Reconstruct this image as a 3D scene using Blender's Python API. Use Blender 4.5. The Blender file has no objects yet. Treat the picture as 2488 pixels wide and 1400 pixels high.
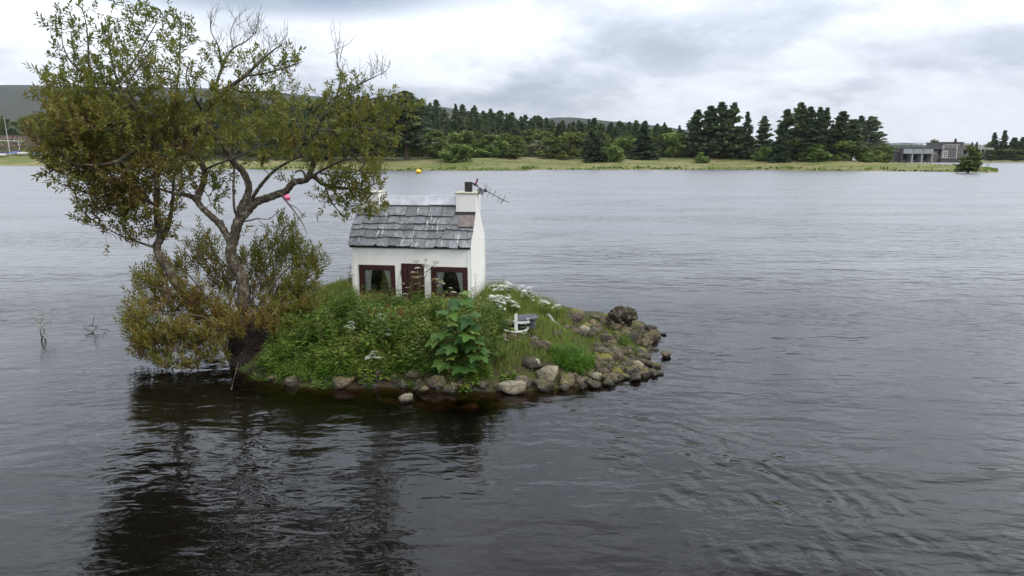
import bpy, bmesh, math, random
import numpy as np
from mathutils import Vector, Matrix, noise as mnoise

random.seed(7)
RNG = np.random.default_rng(7)
scene = bpy.context.scene
COL = scene.collection

# ------------------------------------------------------------------ camera
CAM_H = 4.0
PITCH = math.radians(10.98)
FOCAL = 1660.0                      # in pixels of the 2488 wide photograph
cam_data = bpy.data.cameras.new('camera')
cam_data.sensor_width = 36.0
cam_data.lens = 36.0 * FOCAL / 2488.0
cam_data.clip_start = 0.1
cam_data.clip_end = 40000.0
cam = bpy.data.objects.new('camera', cam_data)
cam.location = (0, 0, CAM_H)
cam.rotation_euler = (math.radians(90) - PITCH, 0, 0)
COL.objects.link(cam)
scene.camera = cam

# ------------------------------------------------------------------ light
SUN_EL, SUN_AZ = math.radians(44), math.radians(124)     # azimuth from +Y towards +X
SUN_STRENGTH = 1.5
SKY_STRENGTH = 0.1
EXPOSURE = 0.12
sun_data = bpy.data.lights.new('sun', 'SUN')
sun_data.energy = SUN_STRENGTH
sun_data.angle = math.radians(25)
sun_data.color = (1.0, 0.96, 0.9)
sun = bpy.data.objects.new('sun', sun_data)
sd = Vector((math.sin(SUN_AZ) * math.cos(SUN_EL), math.cos(SUN_AZ) * math.cos(SUN_EL), math.sin(SUN_EL)))
sun.rotation_euler = sd.to_track_quat('Z', 'Y').to_euler()
sun.location = (20, -10, 30)
COL.objects.link(sun)

world = bpy.data.worlds.new('World')
scene.world = world
world.use_nodes = True
scene.view_settings.view_transform = 'Standard'
scene.view_settings.look = 'None'
scene.view_settings.exposure = EXPOSURE
scene.view_settings.gamma = 1.0
scene.view_settings.use_curve_mapping = False
scene.render.engine = 'CYCLES'
scene.cycles.max_bounces = 7
scene.cycles.diffuse_bounces = 3
scene.cycles.glossy_bounces = 3
scene.cycles.transmission_bounces = 4
scene.cycles.transparent_max_bounces = 12
scene.cycles.volume_bounces = 0
scene.cycles.use_denoising = True
scene.cycles.use_adaptive_sampling = True
scene.cycles.adaptive_threshold = 0.01
scene.cycles.caustics_reflective = False
scene.cycles.caustics_refractive = False


class NT:
    """small helper to write node trees"""
    def __init__(self, tree):
        self.t = tree
        tree.nodes.clear()

    def n(self, typ, **kw):
        nd = self.t.nodes.new(typ)
        for k, v in kw.items():
            if k == 'ins':
                for a, b in v.items():
                    s = nd.inputs[a]
                    if hasattr(b, 'is_output'):
                        self.t.links.new(b, s)
                    else:
                        s.default_value = b
            else:
                setattr(nd, k, v)
        return nd

    def math(self, op, a, b=None, c=None, clamp=False):
        nd = self.t.nodes.new('ShaderNodeMath')
        nd.operation = op
        nd.use_clamp = clamp
        for i, v in enumerate((a, b, c)):
            if v is None:
                continue
            if hasattr(v, 'is_output'):
                self.t.links.new(v, nd.inputs[i])
            else:
                nd.inputs[i].default_value = v
        return nd.outputs[0]

    def vmath(self, op, a, b=None):
        nd = self.t.nodes.new('ShaderNodeVectorMath')
        nd.operation = op
        for i, v in enumerate((a, b)):
            if v is None:
                continue
            if hasattr(v, 'is_output'):
                self.t.links.new(v, nd.inputs[i])
            else:
                nd.inputs[i].default_value = v
        return nd.outputs[0]

    def mix(self, fac, a, b, blend='MIX'):
        nd = self.t.nodes.new('ShaderNodeMix')
        nd.data_type = 'RGBA'
        nd.blend_type = blend
        for i, v in ((0, fac), (6, a), (7, b)):
            if hasattr(v, 'is_output'):
                self.t.links.new(v, nd.inputs[i])
            else:
                nd.inputs[i].default_value = v if i == 0 else (*v[:3], 1)
        return nd.outputs[2]

    def ramp(self, fac, stops, interp='LINEAR'):
        nd = self.t.nodes.new('ShaderNodeValToRGB')
        cr = nd.color_ramp
        cr.interpolation = interp
        while len(cr.elements) > 1:
            cr.elements.remove(cr.elements[-1])
        cr.elements[0].position = stops[0][0]
        cr.elements[0].color = (*stops[0][1], 1)
        for p, c in stops[1:]:
            e = cr.elements.new(p)
            e.color = (*c, 1)
        self.t.links.new(fac, nd.inputs[0])
        return nd.outputs[0]

    def step(self, x, lo, hi):
        """smooth step of x from lo to hi"""
        nd = self.t.nodes.new('ShaderNodeMapRange')
        nd.interpolation_type = 'SMOOTHSTEP'
        self.t.links.new(x, nd.inputs[0])
        nd.inputs[1].default_value = lo
        nd.inputs[2].default_value = hi
        return nd.outputs[0]

    def noise(self, vec, scale, detail=4, rough=0.5, dist=0.0, out=0):
        nd = self.t.nodes.new('ShaderNodeTexNoise')
        nd.inputs['Scale'].default_value = scale
        nd.inputs['Detail'].default_value = detail
        nd.inputs['Roughness'].default_value = rough
        nd.inputs['Distortion'].default_value = dist
        if vec is not None:
            self.t.links.new(vec, nd.inputs['Vector'])
        return nd.outputs[out]

    def mapping(self, vec, scale=(1, 1, 1), rot=(0, 0, 0), loc=(0, 0, 0)):
        nd = self.t.nodes.new('ShaderNodeMapping')
        self.t.links.new(vec, nd.inputs[0])
        nd.inputs['Location'].default_value = loc
        nd.inputs['Rotation'].default_value = rot
        nd.inputs['Scale'].default_value = scale
        return nd.outputs[0]

    def link(self, a, b):
        self.t.links.new(a, b)


def px_dir(px, py):
    """unit world direction in which the camera sees a photograph pixel"""
    a, b = (px - 1244) / FOCAL, (700 - py) / FOCAL
    f = np.array((0, math.cos(PITCH), -math.sin(PITCH)))
    u = np.array((0, math.sin(PITCH), math.cos(PITCH)))
    d = f + np.array((a, 0, 0)) + u * b
    return d / np.linalg.norm(d)


# sky: overcast cloud deck over a thin Nishita sky
def build_sky():
    T = NT(world.node_tree)
    sky = T.n('ShaderNodeTexSky', sky_type='NISHITA')
    sky.sun_disc = False
    sky.sun_elevation = SUN_EL
    sky.sun_rotation = SUN_AZ
    tc = T.n('ShaderNodeTexCoord')
    gen = tc.outputs['Generated']
    sx = T.n('ShaderNodeSeparateXYZ', ins={0: gen})
    x, y, z = sx.outputs
    zc = T.math('MAXIMUM', z, 0.0)
    den = T.math('ADD', zc, 0.34)
    cv = T.n('ShaderNodeCombineXYZ', ins={0: T.math('DIVIDE', x, den), 1: T.math('DIVIDE', y, den), 2: 3.7}).outputs[0]
    az = T.math('ARCTAN2', x, y)
    el = T.math('ARCSINE', z)
    cs = T.mapping(cv, (0.95, 1.1, 1), (0, 0, -0.5))
    n1 = T.noise(cs, 1.5, 9, 0.55, 0.25)
    n2 = T.noise(cs, 5.5, 6, 0.58, 0.2)
    n3 = T.noise(T.mapping(cv, (1, 1, 1), (0, 0, 0.4), (5.0, 2.0, 0)), 2.6, 5, 0.55, 0.3)
    hi = T.n('ShaderNodeMapRange', interpolation_type='SMOOTHSTEP', ins={0: z, 1: 0.12, 2: 0.4, 3: 0.0, 4: 1.0}).outputs[0]
    nn = T.math('ADD', T.math('MULTIPLY', T.math('MULTIPLY', T.math('SUBTRACT', n3, 0.5), 0.9), hi), T.math('ADD', T.math('MULTIPLY', T.math('SUBTRACT', n1, 0.5), 1.1), T.math('MULTIPLY', T.math('SUBTRACT', n2, 0.5), 0.5)))
    val = T.math('ADD', T.math('MULTIPLY', nn, 1.25), 0.65)
    # cloud masses: centre and half size in photograph pixels, strength
    blobs = [(800, 150, 640, 150, 0.22), (60, 90, 260, 60, 0.2), (60, 205, 260, 60, 0.22), (1120, 90, 220, 110, 0.10),
             (1985, 150, 110, 60, 0.22), (1780, 205, 300, 26, 0.12), (2330, 275, 460, 75, 0.26), (1700, 265, 380, 45, 0.18),
             (660, -45, 520, 85, -0.62), (1640, 95, 430, 80, -0.10), (2320, 130, 330, 70, -0.12),
             (0, 152, 130, 40, -0.2), (2150, 60, 500, 30, 0.10), (1480, 235, 260, 40, 0.04)]
    for bx, by, rx, ry, s in blobs:
        d = px_dir(bx, by)
        a0, e0 = math.atan2(d[0], d[1]), math.asin(d[2])
        u = T.math('DIVIDE', T.math('SUBTRACT', az, a0), rx / FOCAL)
        v = T.math('DIVIDE', T.math('SUBTRACT', el, e0), ry / FOCAL)
        r = T.math('SQRT', T.math('ADD', T.math('MULTIPLY', u, u), T.math('MULTIPLY', v, v)))
        r = T.math('ADD', r, T.math('MULTIPLY', nn, -1.6))
        w = T.n('ShaderNodeMapRange', interpolation_type='SMOOTHSTEP', ins={0: r, 1: 1.25, 2: 0.35, 3: 0.0, 4: s}).outputs[0]
        val = T.math('ADD', val, w)
    col = T.ramp(val, [(0.0, (0.24, 0.285, 0.34)), (0.28, (0.39, 0.425, 0.47)), (0.46, (0.545, 0.565, 0.59)), (0.62, (0.71, 0.72, 0.73)),
                       (0.78, (0.90, 0.905, 0.905)), (1.0, (1.06, 1.05, 1.03))])
    # warm pale light low in the sky
    warm = T.n('ShaderNodeMapRange', ins={0: el, 1: 0.09, 2: 0.0, 3: 0.0, 4: 0.6}).outputs[0]
    col = T.mix(warm, col, (0.98, 0.955, 0.92))
    # an overcast sky brightens steadily towards the zenith
    up = T.n('ShaderNodeMapRange', interpolation_type='SMOOTHSTEP', ins={0: z, 1: 0.05, 2: 0.33, 3: 8.8, 4: 19.0}).outputs[0]
    col = T.vmath('MULTIPLY', col, T.n('ShaderNodeCombineXYZ', ins={0: T.math('MULTIPLY', up, 0.95), 1: up, 2: T.math('MULTIPLY', up, 1.09)}).outputs[0])
    out = T.mix(0.96, sky.outputs[0], col)
    bg = T.n('ShaderNodeBackground', ins={0: out, 1: SKY_STRENGTH})
    o = T.n('ShaderNodeOutputWorld', ins={0: bg.outputs[0]})


build_sky()


# ------------------------------------------------------------------ helpers
def cam_depth(p):
    return p[1] * math.cos(PITCH) + (CAM_H - p[2]) * math.sin(PITCH)


def on_z(px, py, z=0.0):
    d = px_dir(px, py)
    t = (z - CAM_H) / d[2]
    return np.array((d[0] * t, d[1] * t, z))


def at_y(px, py, Y):
    d = px_dir(px, py)
    t = Y / d[1]
    return np.array((d[0] * t, Y, CAM_H + d[2] * t))


def link(o, parent=None):
    COL.objects.link(o)
    if parent is not None:
        o.parent = parent
    return o


def tag(o, label=None, cat=None, group=None, kind=None):
    if label:
        o['label'] = label
    if cat:
        o['category'] = cat
    if group:
        o['group'] = group
    if kind:
        o['kind'] = kind
    return o


def empty(name, loc=(0, 0, 0), rz=0.0, label=None, cat=None, group=None):
    o = bpy.data.objects.new(name, None)
    o.empty_display_size = 0.2
    o.location = loc
    o.rotation_euler = (0, 0, rz)
    link(o)
    return tag(o, label, cat, group)


def copy_tree(o, parent=None):
    kids = list(o.children)
    c = o.copy()
    link(c, parent)
    for k in kids:
        copy_tree(k, c)
    return c


def np_mesh(name, V, faces, mat=None, smooth=False, tint=None):
    """faces: list of integer arrays (n,k); mesh data built from arrays"""
    me = bpy.data.meshes.new(name)
    if isinstance(faces, np.ndarray):
        faces = [faces]
    faces = [f for f in faces if len(f)]
    V = np.asarray(V, dtype=np.float32)
    me.vertices.add(len(V))
    me.vertices.foreach_set('co', V.ravel())
    loops = np.concatenate([f.ravel() for f in faces]).astype(np.int32)
    counts = np.concatenate([np.full(len(f), f.shape[1]) for f in faces]).astype(np.int32)
    starts = np.concatenate(([0], np.cumsum(counts)[:-1])).astype(np.int32)
    me.loops.add(len(loops))
    me.loops.foreach_set('vertex_index', loops)
    me.polygons.add(len(counts))
    me.polygons.foreach_set('loop_start', starts)
    if smooth:
        me.polygons.foreach_set('use_smooth', np.ones(len(counts), dtype=bool))
    if tint is not None:
        at = me.attributes.new('tint', 'FLOAT', 'FACE')
        at.data.foreach_set('value', np.asarray(tint, dtype=np.float32))
    me.update(calc_edges=True)
    me.validate()
    if mat is not None:
        me.materials.append(mat)
    return me


def obj(name, me, parent=None, loc=None):
    o = bpy.data.objects.new(name, me)
    if loc is not None:
        o.location = loc
    return link(o, parent)


class MB:
    """collects simple solids into one mesh"""
    def __init__(self):
        self.v, self.f = [], []

    def poly(self, pts, faces):
        b = len(self.v)
        self.v += [tuple(map(float, p)) for p in pts]
        self.f += [tuple(b + i for i in f) for f in faces]

    def box(self, x0, x1, y0, y1, z0, z1, M=None):
        p = [(x, y, z) for z in (z0, z1) for y in (y0, y1) for x in (x0, x1)]
        if M is not None:
            p = [M @ Vector(q) for q in p]
        self.poly(p, [(0, 2, 3, 1), (4, 5, 7, 6), (0, 1, 5, 4), (2, 6, 7, 3), (0, 4, 6, 2), (1, 3, 7, 5)])

    def prism(self, prof, a, b, axis='x'):
        """extrude a 2-D profile from a to b along an axis"""
        n = len(prof)
        def P(c, t):
            return (t, c[0], c[1]) if axis == 'x' else ((c[0], t, c[1]) if axis == 'y' else (c[0], c[1], t))
        pts = [P(c, a) for c in prof] + [P(c, b) for c in prof]
        fs = [tuple(range(n - 1, -1, -1)), tuple(range(n, 2 * n))]
        fs += [(i, (i + 1) % n, n + (i + 1) % n, n + i) for i in range(n)]
        self.poly(pts, fs)

    def tube(self, pts, rad, n=6, cap=True):
        V, F = tube_arrays(pts, rad, n)
        b = len(self.v)
        self.v += [tuple(map(float, p)) for p in V]
        self.f += [tuple(b + int(i) for i in f) for f in F]
        if cap:
            m = len(V)
            self.f.append(tuple(b + i for i in range(n - 1, -1, -1)))
            self.f.append(tuple(b + m - n + i for i in range(n)))

    def mesh(self, name, mat, smooth=False, bevel=0.0):
        me = bpy.data.meshes.new(name)
        me.from_pydata(self.v, [], self.f)
        if bevel > 0:
            bm = bmesh.new()
            bm.from_mesh(me)
            bmesh.ops.bevel(bm, geom=list(bm.edges), offset=bevel, segments=1, affect='EDGES', clamp_overlap=True)
            bm.to_mesh(me)
            bm.free()
        me.update()
        bm = bmesh.new()
        bm.from_mesh(me)
        bmesh.ops.recalc_face_normals(bm, faces=list(bm.faces))
        bm.to_mesh(me)
        bm.free()
        if smooth:
            for p in me.polygons:
                p.use_smooth = True
        if mat is not None:
            me.materials.append(mat)
        return me

    def obj(self, name, mat, parent=None, smooth=False, bevel=0.0):
        return obj(name, self.mesh(name, mat, smooth, bevel), parent)


def tube_arrays(pts, rad, n=6):
    pts = np.asarray(pts, dtype=float)
    m = len(pts)
    rad = np.broadcast_to(np.asarray(rad, dtype=float), (m,))
    tan = np.gradient(pts, axis=0) if m > 2 else np.repeat((pts[1:] - pts[:1]), m, axis=0)
    tan /= np.linalg.norm(tan, axis=1, keepdims=True) + 1e-9
    ref = np.array((0.31, 0.17, 0.93)) if abs(tan[0][2]) < 0.9 else np.array((0.95, 0.2, 0.1))
    V = np.zeros((m * n, 3))
    u = np.cross(tan[0], ref)
    for i in range(m):
        u = u - tan[i] * np.dot(u, tan[i])
        u /= np.linalg.norm(u) + 1e-9
        w = np.cross(tan[i], u)
        a = np.arange(n) * 2 * math.pi / n
        V[i * n:(i + 1) * n] = pts[i] + rad[i] * (np.cos(a)[:, None] * u + np.sin(a)[:, None] * w)
    F = []
    for i in range(m - 1):
        for k in range(n):
            F.append((i * n + k, i * n + (k + 1) % n, (i + 1) * n + (k + 1) % n, (i + 1) * n + k))
    return V, np.array(F)


def tubes_mesh(name, tubes, mat, n=5, smooth=True):
    Vs, Fs, b = [], [], 0
    for pts, rad in tubes:
        V, F = tube_arrays(pts, rad, n)
        Vs.append(V)
        Fs.append(F + b)
        b += len(V)
    return np_mesh(name, np.concatenate(Vs), np.concatenate(Fs), mat, smooth)


def unit(a):
    return a / (np.linalg.norm(a, axis=-1, keepdims=True) + 1e-9)


def leaf_arrays(P, D, N, L, W, fold=0.25):
    """rhombic folded leaves: base P, direction D, face normal hint N"""
    D = unit(D)
    S = unit(np.cross(D, N))
    N2 = np.cross(S, D)
    L, W = L[:, None], W[:, None]
    n = len(P)
    V = np.empty((n, 4, 3))
    V[:, 0] = P
    V[:, 1] = P + D * L * 0.45 + S * W * 0.5 + N2 * W * fold
    V[:, 2] = P + D * L - N2 * L * 0.08
    V[:, 3] = P + D * L * 0.45 - S * W * 0.5 + N2 * W * fold
    b = np.arange(n)[:, None] * 4
    F = np.concatenate((b + np.array([[0, 1, 2]]), b + np.array([[0, 2, 3]])), axis=1).reshape(-1, 3)
    return V.reshape(-1, 3), F


def blade_arrays(P, D, H, W, bend):
    """grass blades of two segments: base P, lean direction D (horizontal)"""
    n = len(P)
    S = np.stack((-D[:, 1], D[:, 0], np.zeros(n)), 1)
    up = np.array((0, 0, 1.0))
    H, W, B = H[:, None], W[:, None], bend[:, None]
    V = np.empty((n, 5, 3))
    V[:, 0] = P - S * W * 0.5
    V[:, 1] = P + S * W * 0.5
    m = P + up * H * 0.55 + D * H * B * 0.3
    V[:, 2] = m - S * W * 0.4
    V[:, 3] = m + S * W * 0.4
    V[:, 4] = P + up * H * (1 - 0.3 * B) + D * H * B
    b = np.arange(n)[:, None] * 5
    Q = b + np.array([[0, 1, 3, 2]])
    Tt = b + np.array([[2, 3, 4]])
    return V.reshape(-1, 3), Q, Tt


def vnoise(P, scale, seed=0.0):
    """Perlin noise for an array of points"""
    return np.array([mnoise.noise(Vector((p[0] * scale + seed, p[1] * scale - seed, (p[2] if len(p) > 2 else 0) * scale + seed * 0.7))) for p in P])


# ------------------------------------------------------------------ materials
def new_mat(name):
    m = bpy.data.materials.new(name)
    m.use_nodes = True
    return m, NT(m.node_tree)


def finish(T, shader, disp=None):
    o = T.n('ShaderNodeOutputMaterial')
    T.link(shader, o.inputs['Surface'])
    return o


def bump(T, h, strength=0.5, dist=0.02, normal=None):
    nd = T.n('ShaderNodeBump', ins={'Height': h, 'Strength': strength, 'Distance': dist})
    if normal is not None:
        T.link(normal, nd.inputs['Normal'])
    return nd.outputs[0]


def pbr(T, col, rough=0.6, spec=0.4, metal=0.0, normal=None):
    p = T.n('ShaderNodeBsdfPrincipled')
    for k, v in (('Base Color', col), ('Roughness', rough), ('Specular IOR Level', spec), ('Metallic', metal)):
        if hasattr(v, 'is_output'):
            T.link(v, p.inputs[k])
        else:
            p.inputs[k].default_value = (*v[:3], 1) if k == 'Base Color' else v
    if normal is not None:
        T.link(normal, p.inputs['Normal'])
    return p.outputs[0]


def simple_mat(name, a, b, scale=6, rough=0.6, bump_s=0.2, bump_d=0.01, metal=0.0, spec=0.4, stretch=(1, 1, 1)):
    m, T = new_mat(name)
    tc = T.n('ShaderNodeTexCoord')
    v = T.mapping(tc.outputs['Object'], stretch)
    n = T.noise(v, scale, 6, 0.6)
    col = T.mix(T.step(n, 0.3, 0.7), a, b)
    finish(T, pbr(T, col, rough, spec, metal, bump(T, n, bump_s, bump_d)))
    return m


def leaf_mat(name, stops, trans=0.3, rough=0.45, spec=0.35, var=0.0):
    m, T = new_mat(name)
    at = T.n('ShaderNodeAttribute', attribute_name='tint')
    f = at.outputs['Fac']
    if var:
        oi = T.n('ShaderNodeObjectInfo')
        f = T.math('ADD', f, T.math('MULTIPLY', T.math('SUBTRACT', oi.outputs['Random'], 0.5), var), clamp=True)
    col = T.ramp(f, stops)
    p = pbr(T, col, rough, spec)
    tl = T.n('ShaderNodeBsdfTranslucent', ins={0: T.mix(0.35, col, (0.16, 0.17, 0.02))})
    mx = T.n('ShaderNodeMixShader', ins={0: trans, 1: p, 2: tl.outputs[0]})
    finish(T, mx.outputs[0])
    return m


def rock_mat(name, base, light, moss, moss_amt):
    m, T = new_mat(name)
    tc = T.n('ShaderNodeTexCoord')
    geo = T.n('ShaderNodeNewGeometry')
    oi = T.n('ShaderNodeObjectInfo')
    off = T.math('MULTIPLY', oi.outputs['Random'], 40.0)
    v = T.vmath('ADD', geo.outputs['Position'], T.n('ShaderNodeCombineXYZ', ins={0: off, 1: off}).outputs[0])
    n1 = T.noise(v, 5, 8, 0.62)
    n2 = T.noise(v, 26, 5, 0.6)
    n3 = T.noise(v, 11, 5, 0.65)
    col = T.mix(T.step(n1, 0.36, 0.66), base, light)
    col = T.mix(T.math('MULTIPLY', T.step(n2, 0.5, 0.72), 0.7), col, [c * 0.35 for c in base])
    col = T.mix(T.math('MULTIPLY', T.step(n3, 0.58, 0.7), 0.65), col, (0.42, 0.40, 0.31))
    bright = T.math('ADD', 0.7, T.math('MULTIPLY', oi.outputs['Random'], 0.6))
    col = T.vmath('MULTIPLY', col, T.n('ShaderNodeCombineXYZ', ins={0: bright, 1: bright, 2: bright}).outputs[0])
    sz = T.n('ShaderNodeSeparateXYZ', ins={0: geo.outputs['Normal']}).outputs[2]
    mf = T.math('ADD', T.math('MULTIPLY', sz, 0.45), T.math('MULTIPLY', T.math('SUBTRACT', n3, 0.5), 1.6))
    mf = T.step(T.math('ADD', mf, T.math('MULTIPLY', T.math('SUBTRACT', oi.outputs['Random'], 0.5), 0.35)), 0.62 - moss_amt, 0.80 - moss_amt)
    mcol = T.mix(n2, moss, [c * 0.45 for c in moss])
    col = T.mix(mf, col, mcol)
    pz = T.n('ShaderNodeSeparateXYZ', ins={0: geo.outputs['Position']}).outputs[2]
    wet = T.n('ShaderNodeMapRange', interpolation_type='SMOOTHSTEP', ins={0: T.math('ADD', pz, T.math('MULTIPLY', T.math('SUBTRACT', n1, 0.5), 0.08)), 1: 0.10, 2: 0.03, 3: 0.0, 4: 1.0}).outputs[0]
    col = T.mix(T.math('MULTIPLY', wet, 0.72), col, (0.018, 0.014, 0.010))
    rough = T.math('SUBTRACT', 0.85, T.math('MULTIPLY', wet, 0.5))
    n4 = T.noise(v, 60, 4, 0.7)
    col = T.mix(T.math('MULTIPLY', T.step(n4, 0.52, 0.62), 0.55), col, T.mix(0.5, col, (0.5, 0.47, 0.38)))
    vo = T.n('ShaderNodeTexVoronoi', feature='DISTANCE_TO_EDGE', ins={'Vector': T.mapping(v, (1, 1, 1.6)), 'Scale': 3.2})
    crack = T.n('ShaderNodeMapRange', ins={0: T.math('ADD', vo.outputs[0], T.math('MULTIPLY', n3, 0.05)), 1: 0.055, 2: 0.03, 3: 0.0, 4: 0.7}).outputs[0]
    col = T.mix(T.math('MULTIPLY', crack, T.step(n1, 0.42, 0.58)), col, (0.02, 0.016, 0.012))
    h = T.math('ADD', T.math('ADD', n1, T.math('MULTIPLY', n2, 0.5)), T.math('MULTIPLY', n4, 0.25))
    h = T.math('SUBTRACT', h, T.math('MULTIPLY', crack, 0.25))
    finish(T, pbr(T, col, rough, 0.35, 0.0, bump(T, h, 1.0, 0.05)))
    return m


M = {}
M['rock_pale'] = rock_mat('pale_rock', (0.115, 0.095, 0.06), (0.29, 0.25, 0.165), (0.11, 0.11, 0.016), -0.02)
M['rock'] = rock_mat('brown_rock', (0.048, 0.034, 0.019), (0.145, 0.107, 0.060), (0.12, 0.115, 0.014), 0.20)
M['rock_dark'] = rock_mat('dark_rock', (0.026, 0.0195, 0.012), (0.082, 0.061, 0.035), (0.10, 0.095, 0.013), 0.22)
M['rock_moss'] = rock_mat('mossy_rock', (0.07, 0.055, 0.036), (0.16, 0.13, 0.085), (0.20, 0.19, 0.012), 0.36)
M['rock_wet'] = rock_mat('submerged_rock', (0.08, 0.052, 0.028), (0.20, 0.13, 0.065), (0.09, 0.06, 0.02), -0.1)


def bark_mat(name, a, b, lich):
    m, T = new_mat(name)
    geo = T.n('ShaderNodeNewGeometry')
    v = geo.outputs['Position']
    n = T.noise(T.mapping(v, (1, 1, 0.45)), 22, 6, 0.65)
    l = T.noise(v, 9, 6, 0.7)
    col = T.mix(T.step(n, 0.35, 0.65), a, b)
    col = T.mix(T.math('MULTIPLY', T.step(l, 0.52, 0.62), 0.85), col, lich)
    finish(T, pbr(T, col, 0.9, 0.2, 0, bump(T, n, 0.9, 0.03)))
    return m


M['bark'] = bark_mat('willow_bark', (0.045, 0.034, 0.024), (0.13, 0.105, 0.075), (0.27, 0.26, 0.19))
M['twig'] = simple_mat('twig_bark', (0.05, 0.036, 0.025), (0.11, 0.085, 0.06), 14, 0.85)
M['bare_twig'] = simple_mat('bare_twig_bark', (0.10, 0.085, 0.07), (0.2, 0.18, 0.15), 14, 0.85)
M['far_bark'] = simple_mat('pine_bark', (0.05, 0.035, 0.025), (0.13, 0.085, 0.055), 2, 0.9)
M['willow_leaf'] = leaf_mat('willow_leaf', [(0.0, (0.105, 0.145, 0.026)), (0.4, (0.20, 0.21, 0.038)), (0.7, (0.235, 0.195, 0.042)), (0.88, (0.20, 0.125, 0.034)), (1.0, (0.15, 0.072, 0.024))], 0.48)
M['sallow_leaf'] = leaf_mat('sallow_leaf', [(0.0, (0.10, 0.135, 0.024)), (0.35, (0.20, 0.195, 0.036)), (0.65, (0.235, 0.175, 0.042)), (0.85, (0.22, 0.125, 0.034)), (1.0, (0.17, 0.08, 0.026))], 0.45)
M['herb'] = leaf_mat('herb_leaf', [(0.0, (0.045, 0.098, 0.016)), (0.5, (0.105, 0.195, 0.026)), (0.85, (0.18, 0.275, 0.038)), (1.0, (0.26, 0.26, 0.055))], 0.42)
M['bright_herb'] = leaf_mat('bright_herb_leaf', [(0.0, (0.06, 0.15, 0.014)), (0.6, (0.115, 0.25, 0.02)), (1.0, (0.17, 0.29, 0.03))], 0.4)
M['grass'] = leaf_mat('grass_blade', [(0.0, (0.06, 0.11, 0.018)), (0.45, (0.155, 0.23, 0.036)), (0.75, (0.27, 0.265, 0.08)), (1.0, (0.30, 0.22, 0.10))], 0.3, 0.6, 0.2)
M['sycamore'] = leaf_mat('sycamore_leaf', [(0.0, (0.034, 0.085, 0.018)), (0.6, (0.075, 0.155, 0.028)), (1.0, (0.18, 0.26, 0.05))], 0.3, 0.5, 0.3, 1.1)
M['petal'] = simple_mat('white_petal', (0.78, 0.78, 0.70), (0.58, 0.57, 0.47), 30, 0.7)
M['old_umbel'] = simple_mat('faded_umbel', (0.17, 0.145, 0.07), (0.29, 0.245, 0.13), 30, 0.8)
M['rust_seed'] = leaf_mat('rust_seed', [(0, (0.14, 0.05, 0.02)), (1, (0.27, 0.11, 0.035))], 0.1)
M['stem'] = simple_mat('green_stem', (0.05, 0.09, 0.02), (0.09, 0.12, 0.03), 20, 0.6)
M['brown_stem'] = simple_mat('brown_stem', (0.07, 0.05, 0.03), (0.12, 0.085, 0.05), 20, 0.7)
M['moss_green'] = simple_mat('moss', (0.06, 0.075, 0.012), (0.14, 0.14, 0.02), 20, 0.9)

# ------------------------------------------------------------------ ground
def poly_sd(P, poly):
    """signed distance (positive inside) of points (n,2) to a polygon"""
    P = np.asarray(P, float)
    A = np.asarray(poly, float)
    B = np.roll(A, -1, 0)
    d = np.full(len(P), 1e9)
    inside = np.zeros(len(P), bool)
    for a, b in zip(A, B):
        ab = b - a
        t = np.clip(((P - a) @ ab) / (ab @ ab + 1e-12), 0, 1)
        q = P - (a + t[:, None] * ab)
        d = np.minimum(d, np.hypot(q[:, 0], q[:, 1]))
        c = ((a[1] > P[:, 1]) != (b[1] > P[:, 1]))
        with np.errstate(divide='ignore', invalid='ignore'):
            xx = (b[0] - a[0]) * (P[:, 1] - a[1]) / (b[1] - a[1]) + a[0]
        inside ^= c & (P[:, 0] < xx)
    return np.where(inside, d, -d)


def sstep(x, a, b):
    t = np.clip((x - a) / (b - a), 0, 1)
    return t * t * (3 - 2 * t)


ISLE_PX = [(556, 892), (612, 912), (664, 930), (720, 938), (830, 944), (930, 940), (1010, 944), (1100, 950), (1215, 952), (1290, 950),
           (1350, 944), (1420, 936), (1500, 922), (1560, 912), (1590, 895), (1572, 862), (1578, 838), (1592, 822), (1585, 802),
           (1560, 785), (1530, 776), (1480, 765), (1410, 755), (1330, 745), (1250, 736), (1195, 724), (1150, 706), (1000, 692), (880, 694), (800, 708),
           (740, 735), (680, 762), (600, 772), (552, 800), (535, 850)]
ISLE = np.array([on_z(*p)[:2] for p in ISLE_PX])


def isle_h(X, Y):
    X, Y = np.atleast_1d(X).astype(float), np.atleast_1d(Y).astype(float)
    d = poly_sd(np.stack((X, Y), 1), ISLE)
    top = 0.86 - 0.46 * sstep(X, -0.7, 1.7) - 0.25 * sstep(-X, 4.3, 5.6)
    zi = top * (1 - np.exp(-np.maximum(d, 0) / 0.95))
    zo = np.maximum(0.42 * np.minimum(d, 0), -2.6)
    wob = 0.05 * np.sin(X * 3.1 + 1.3 * np.sin(Y * 2.3)) * np.sin(Y * 2.7 + X) + 0.03 * np.sin(7.1 * X + 2 * Y) * np.sin(6.3 * Y)
    return np.where(d > 0, zi + wob * np.clip(d * 2, 0, 1), zo) - 0.02


def on_isle(px, py):
    """point where a photograph pixel meets the island (or the water round it)"""
    d = px_dir(px, py)
    t = np.arange(8.5, 26, 0.02)
    Q = d[None] * t[:, None] + np.array((0, 0, CAM_H))
    hit = Q[:, 2] <= np.maximum(isle_h(Q[:, 0], Q[:, 1]), 0)
    i = int(np.argmax(hit)) if hit.any() else len(t) - 1
    return Q[i]


def grid_faces(nx, ny):
    i = np.arange(nx * ny).reshape(ny, nx)
    return np.stack((i[:-1, :-1], i[:-1, 1:], i[1:, 1:], i[1:, :-1]), -1).reshape(-1, 4)


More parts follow.
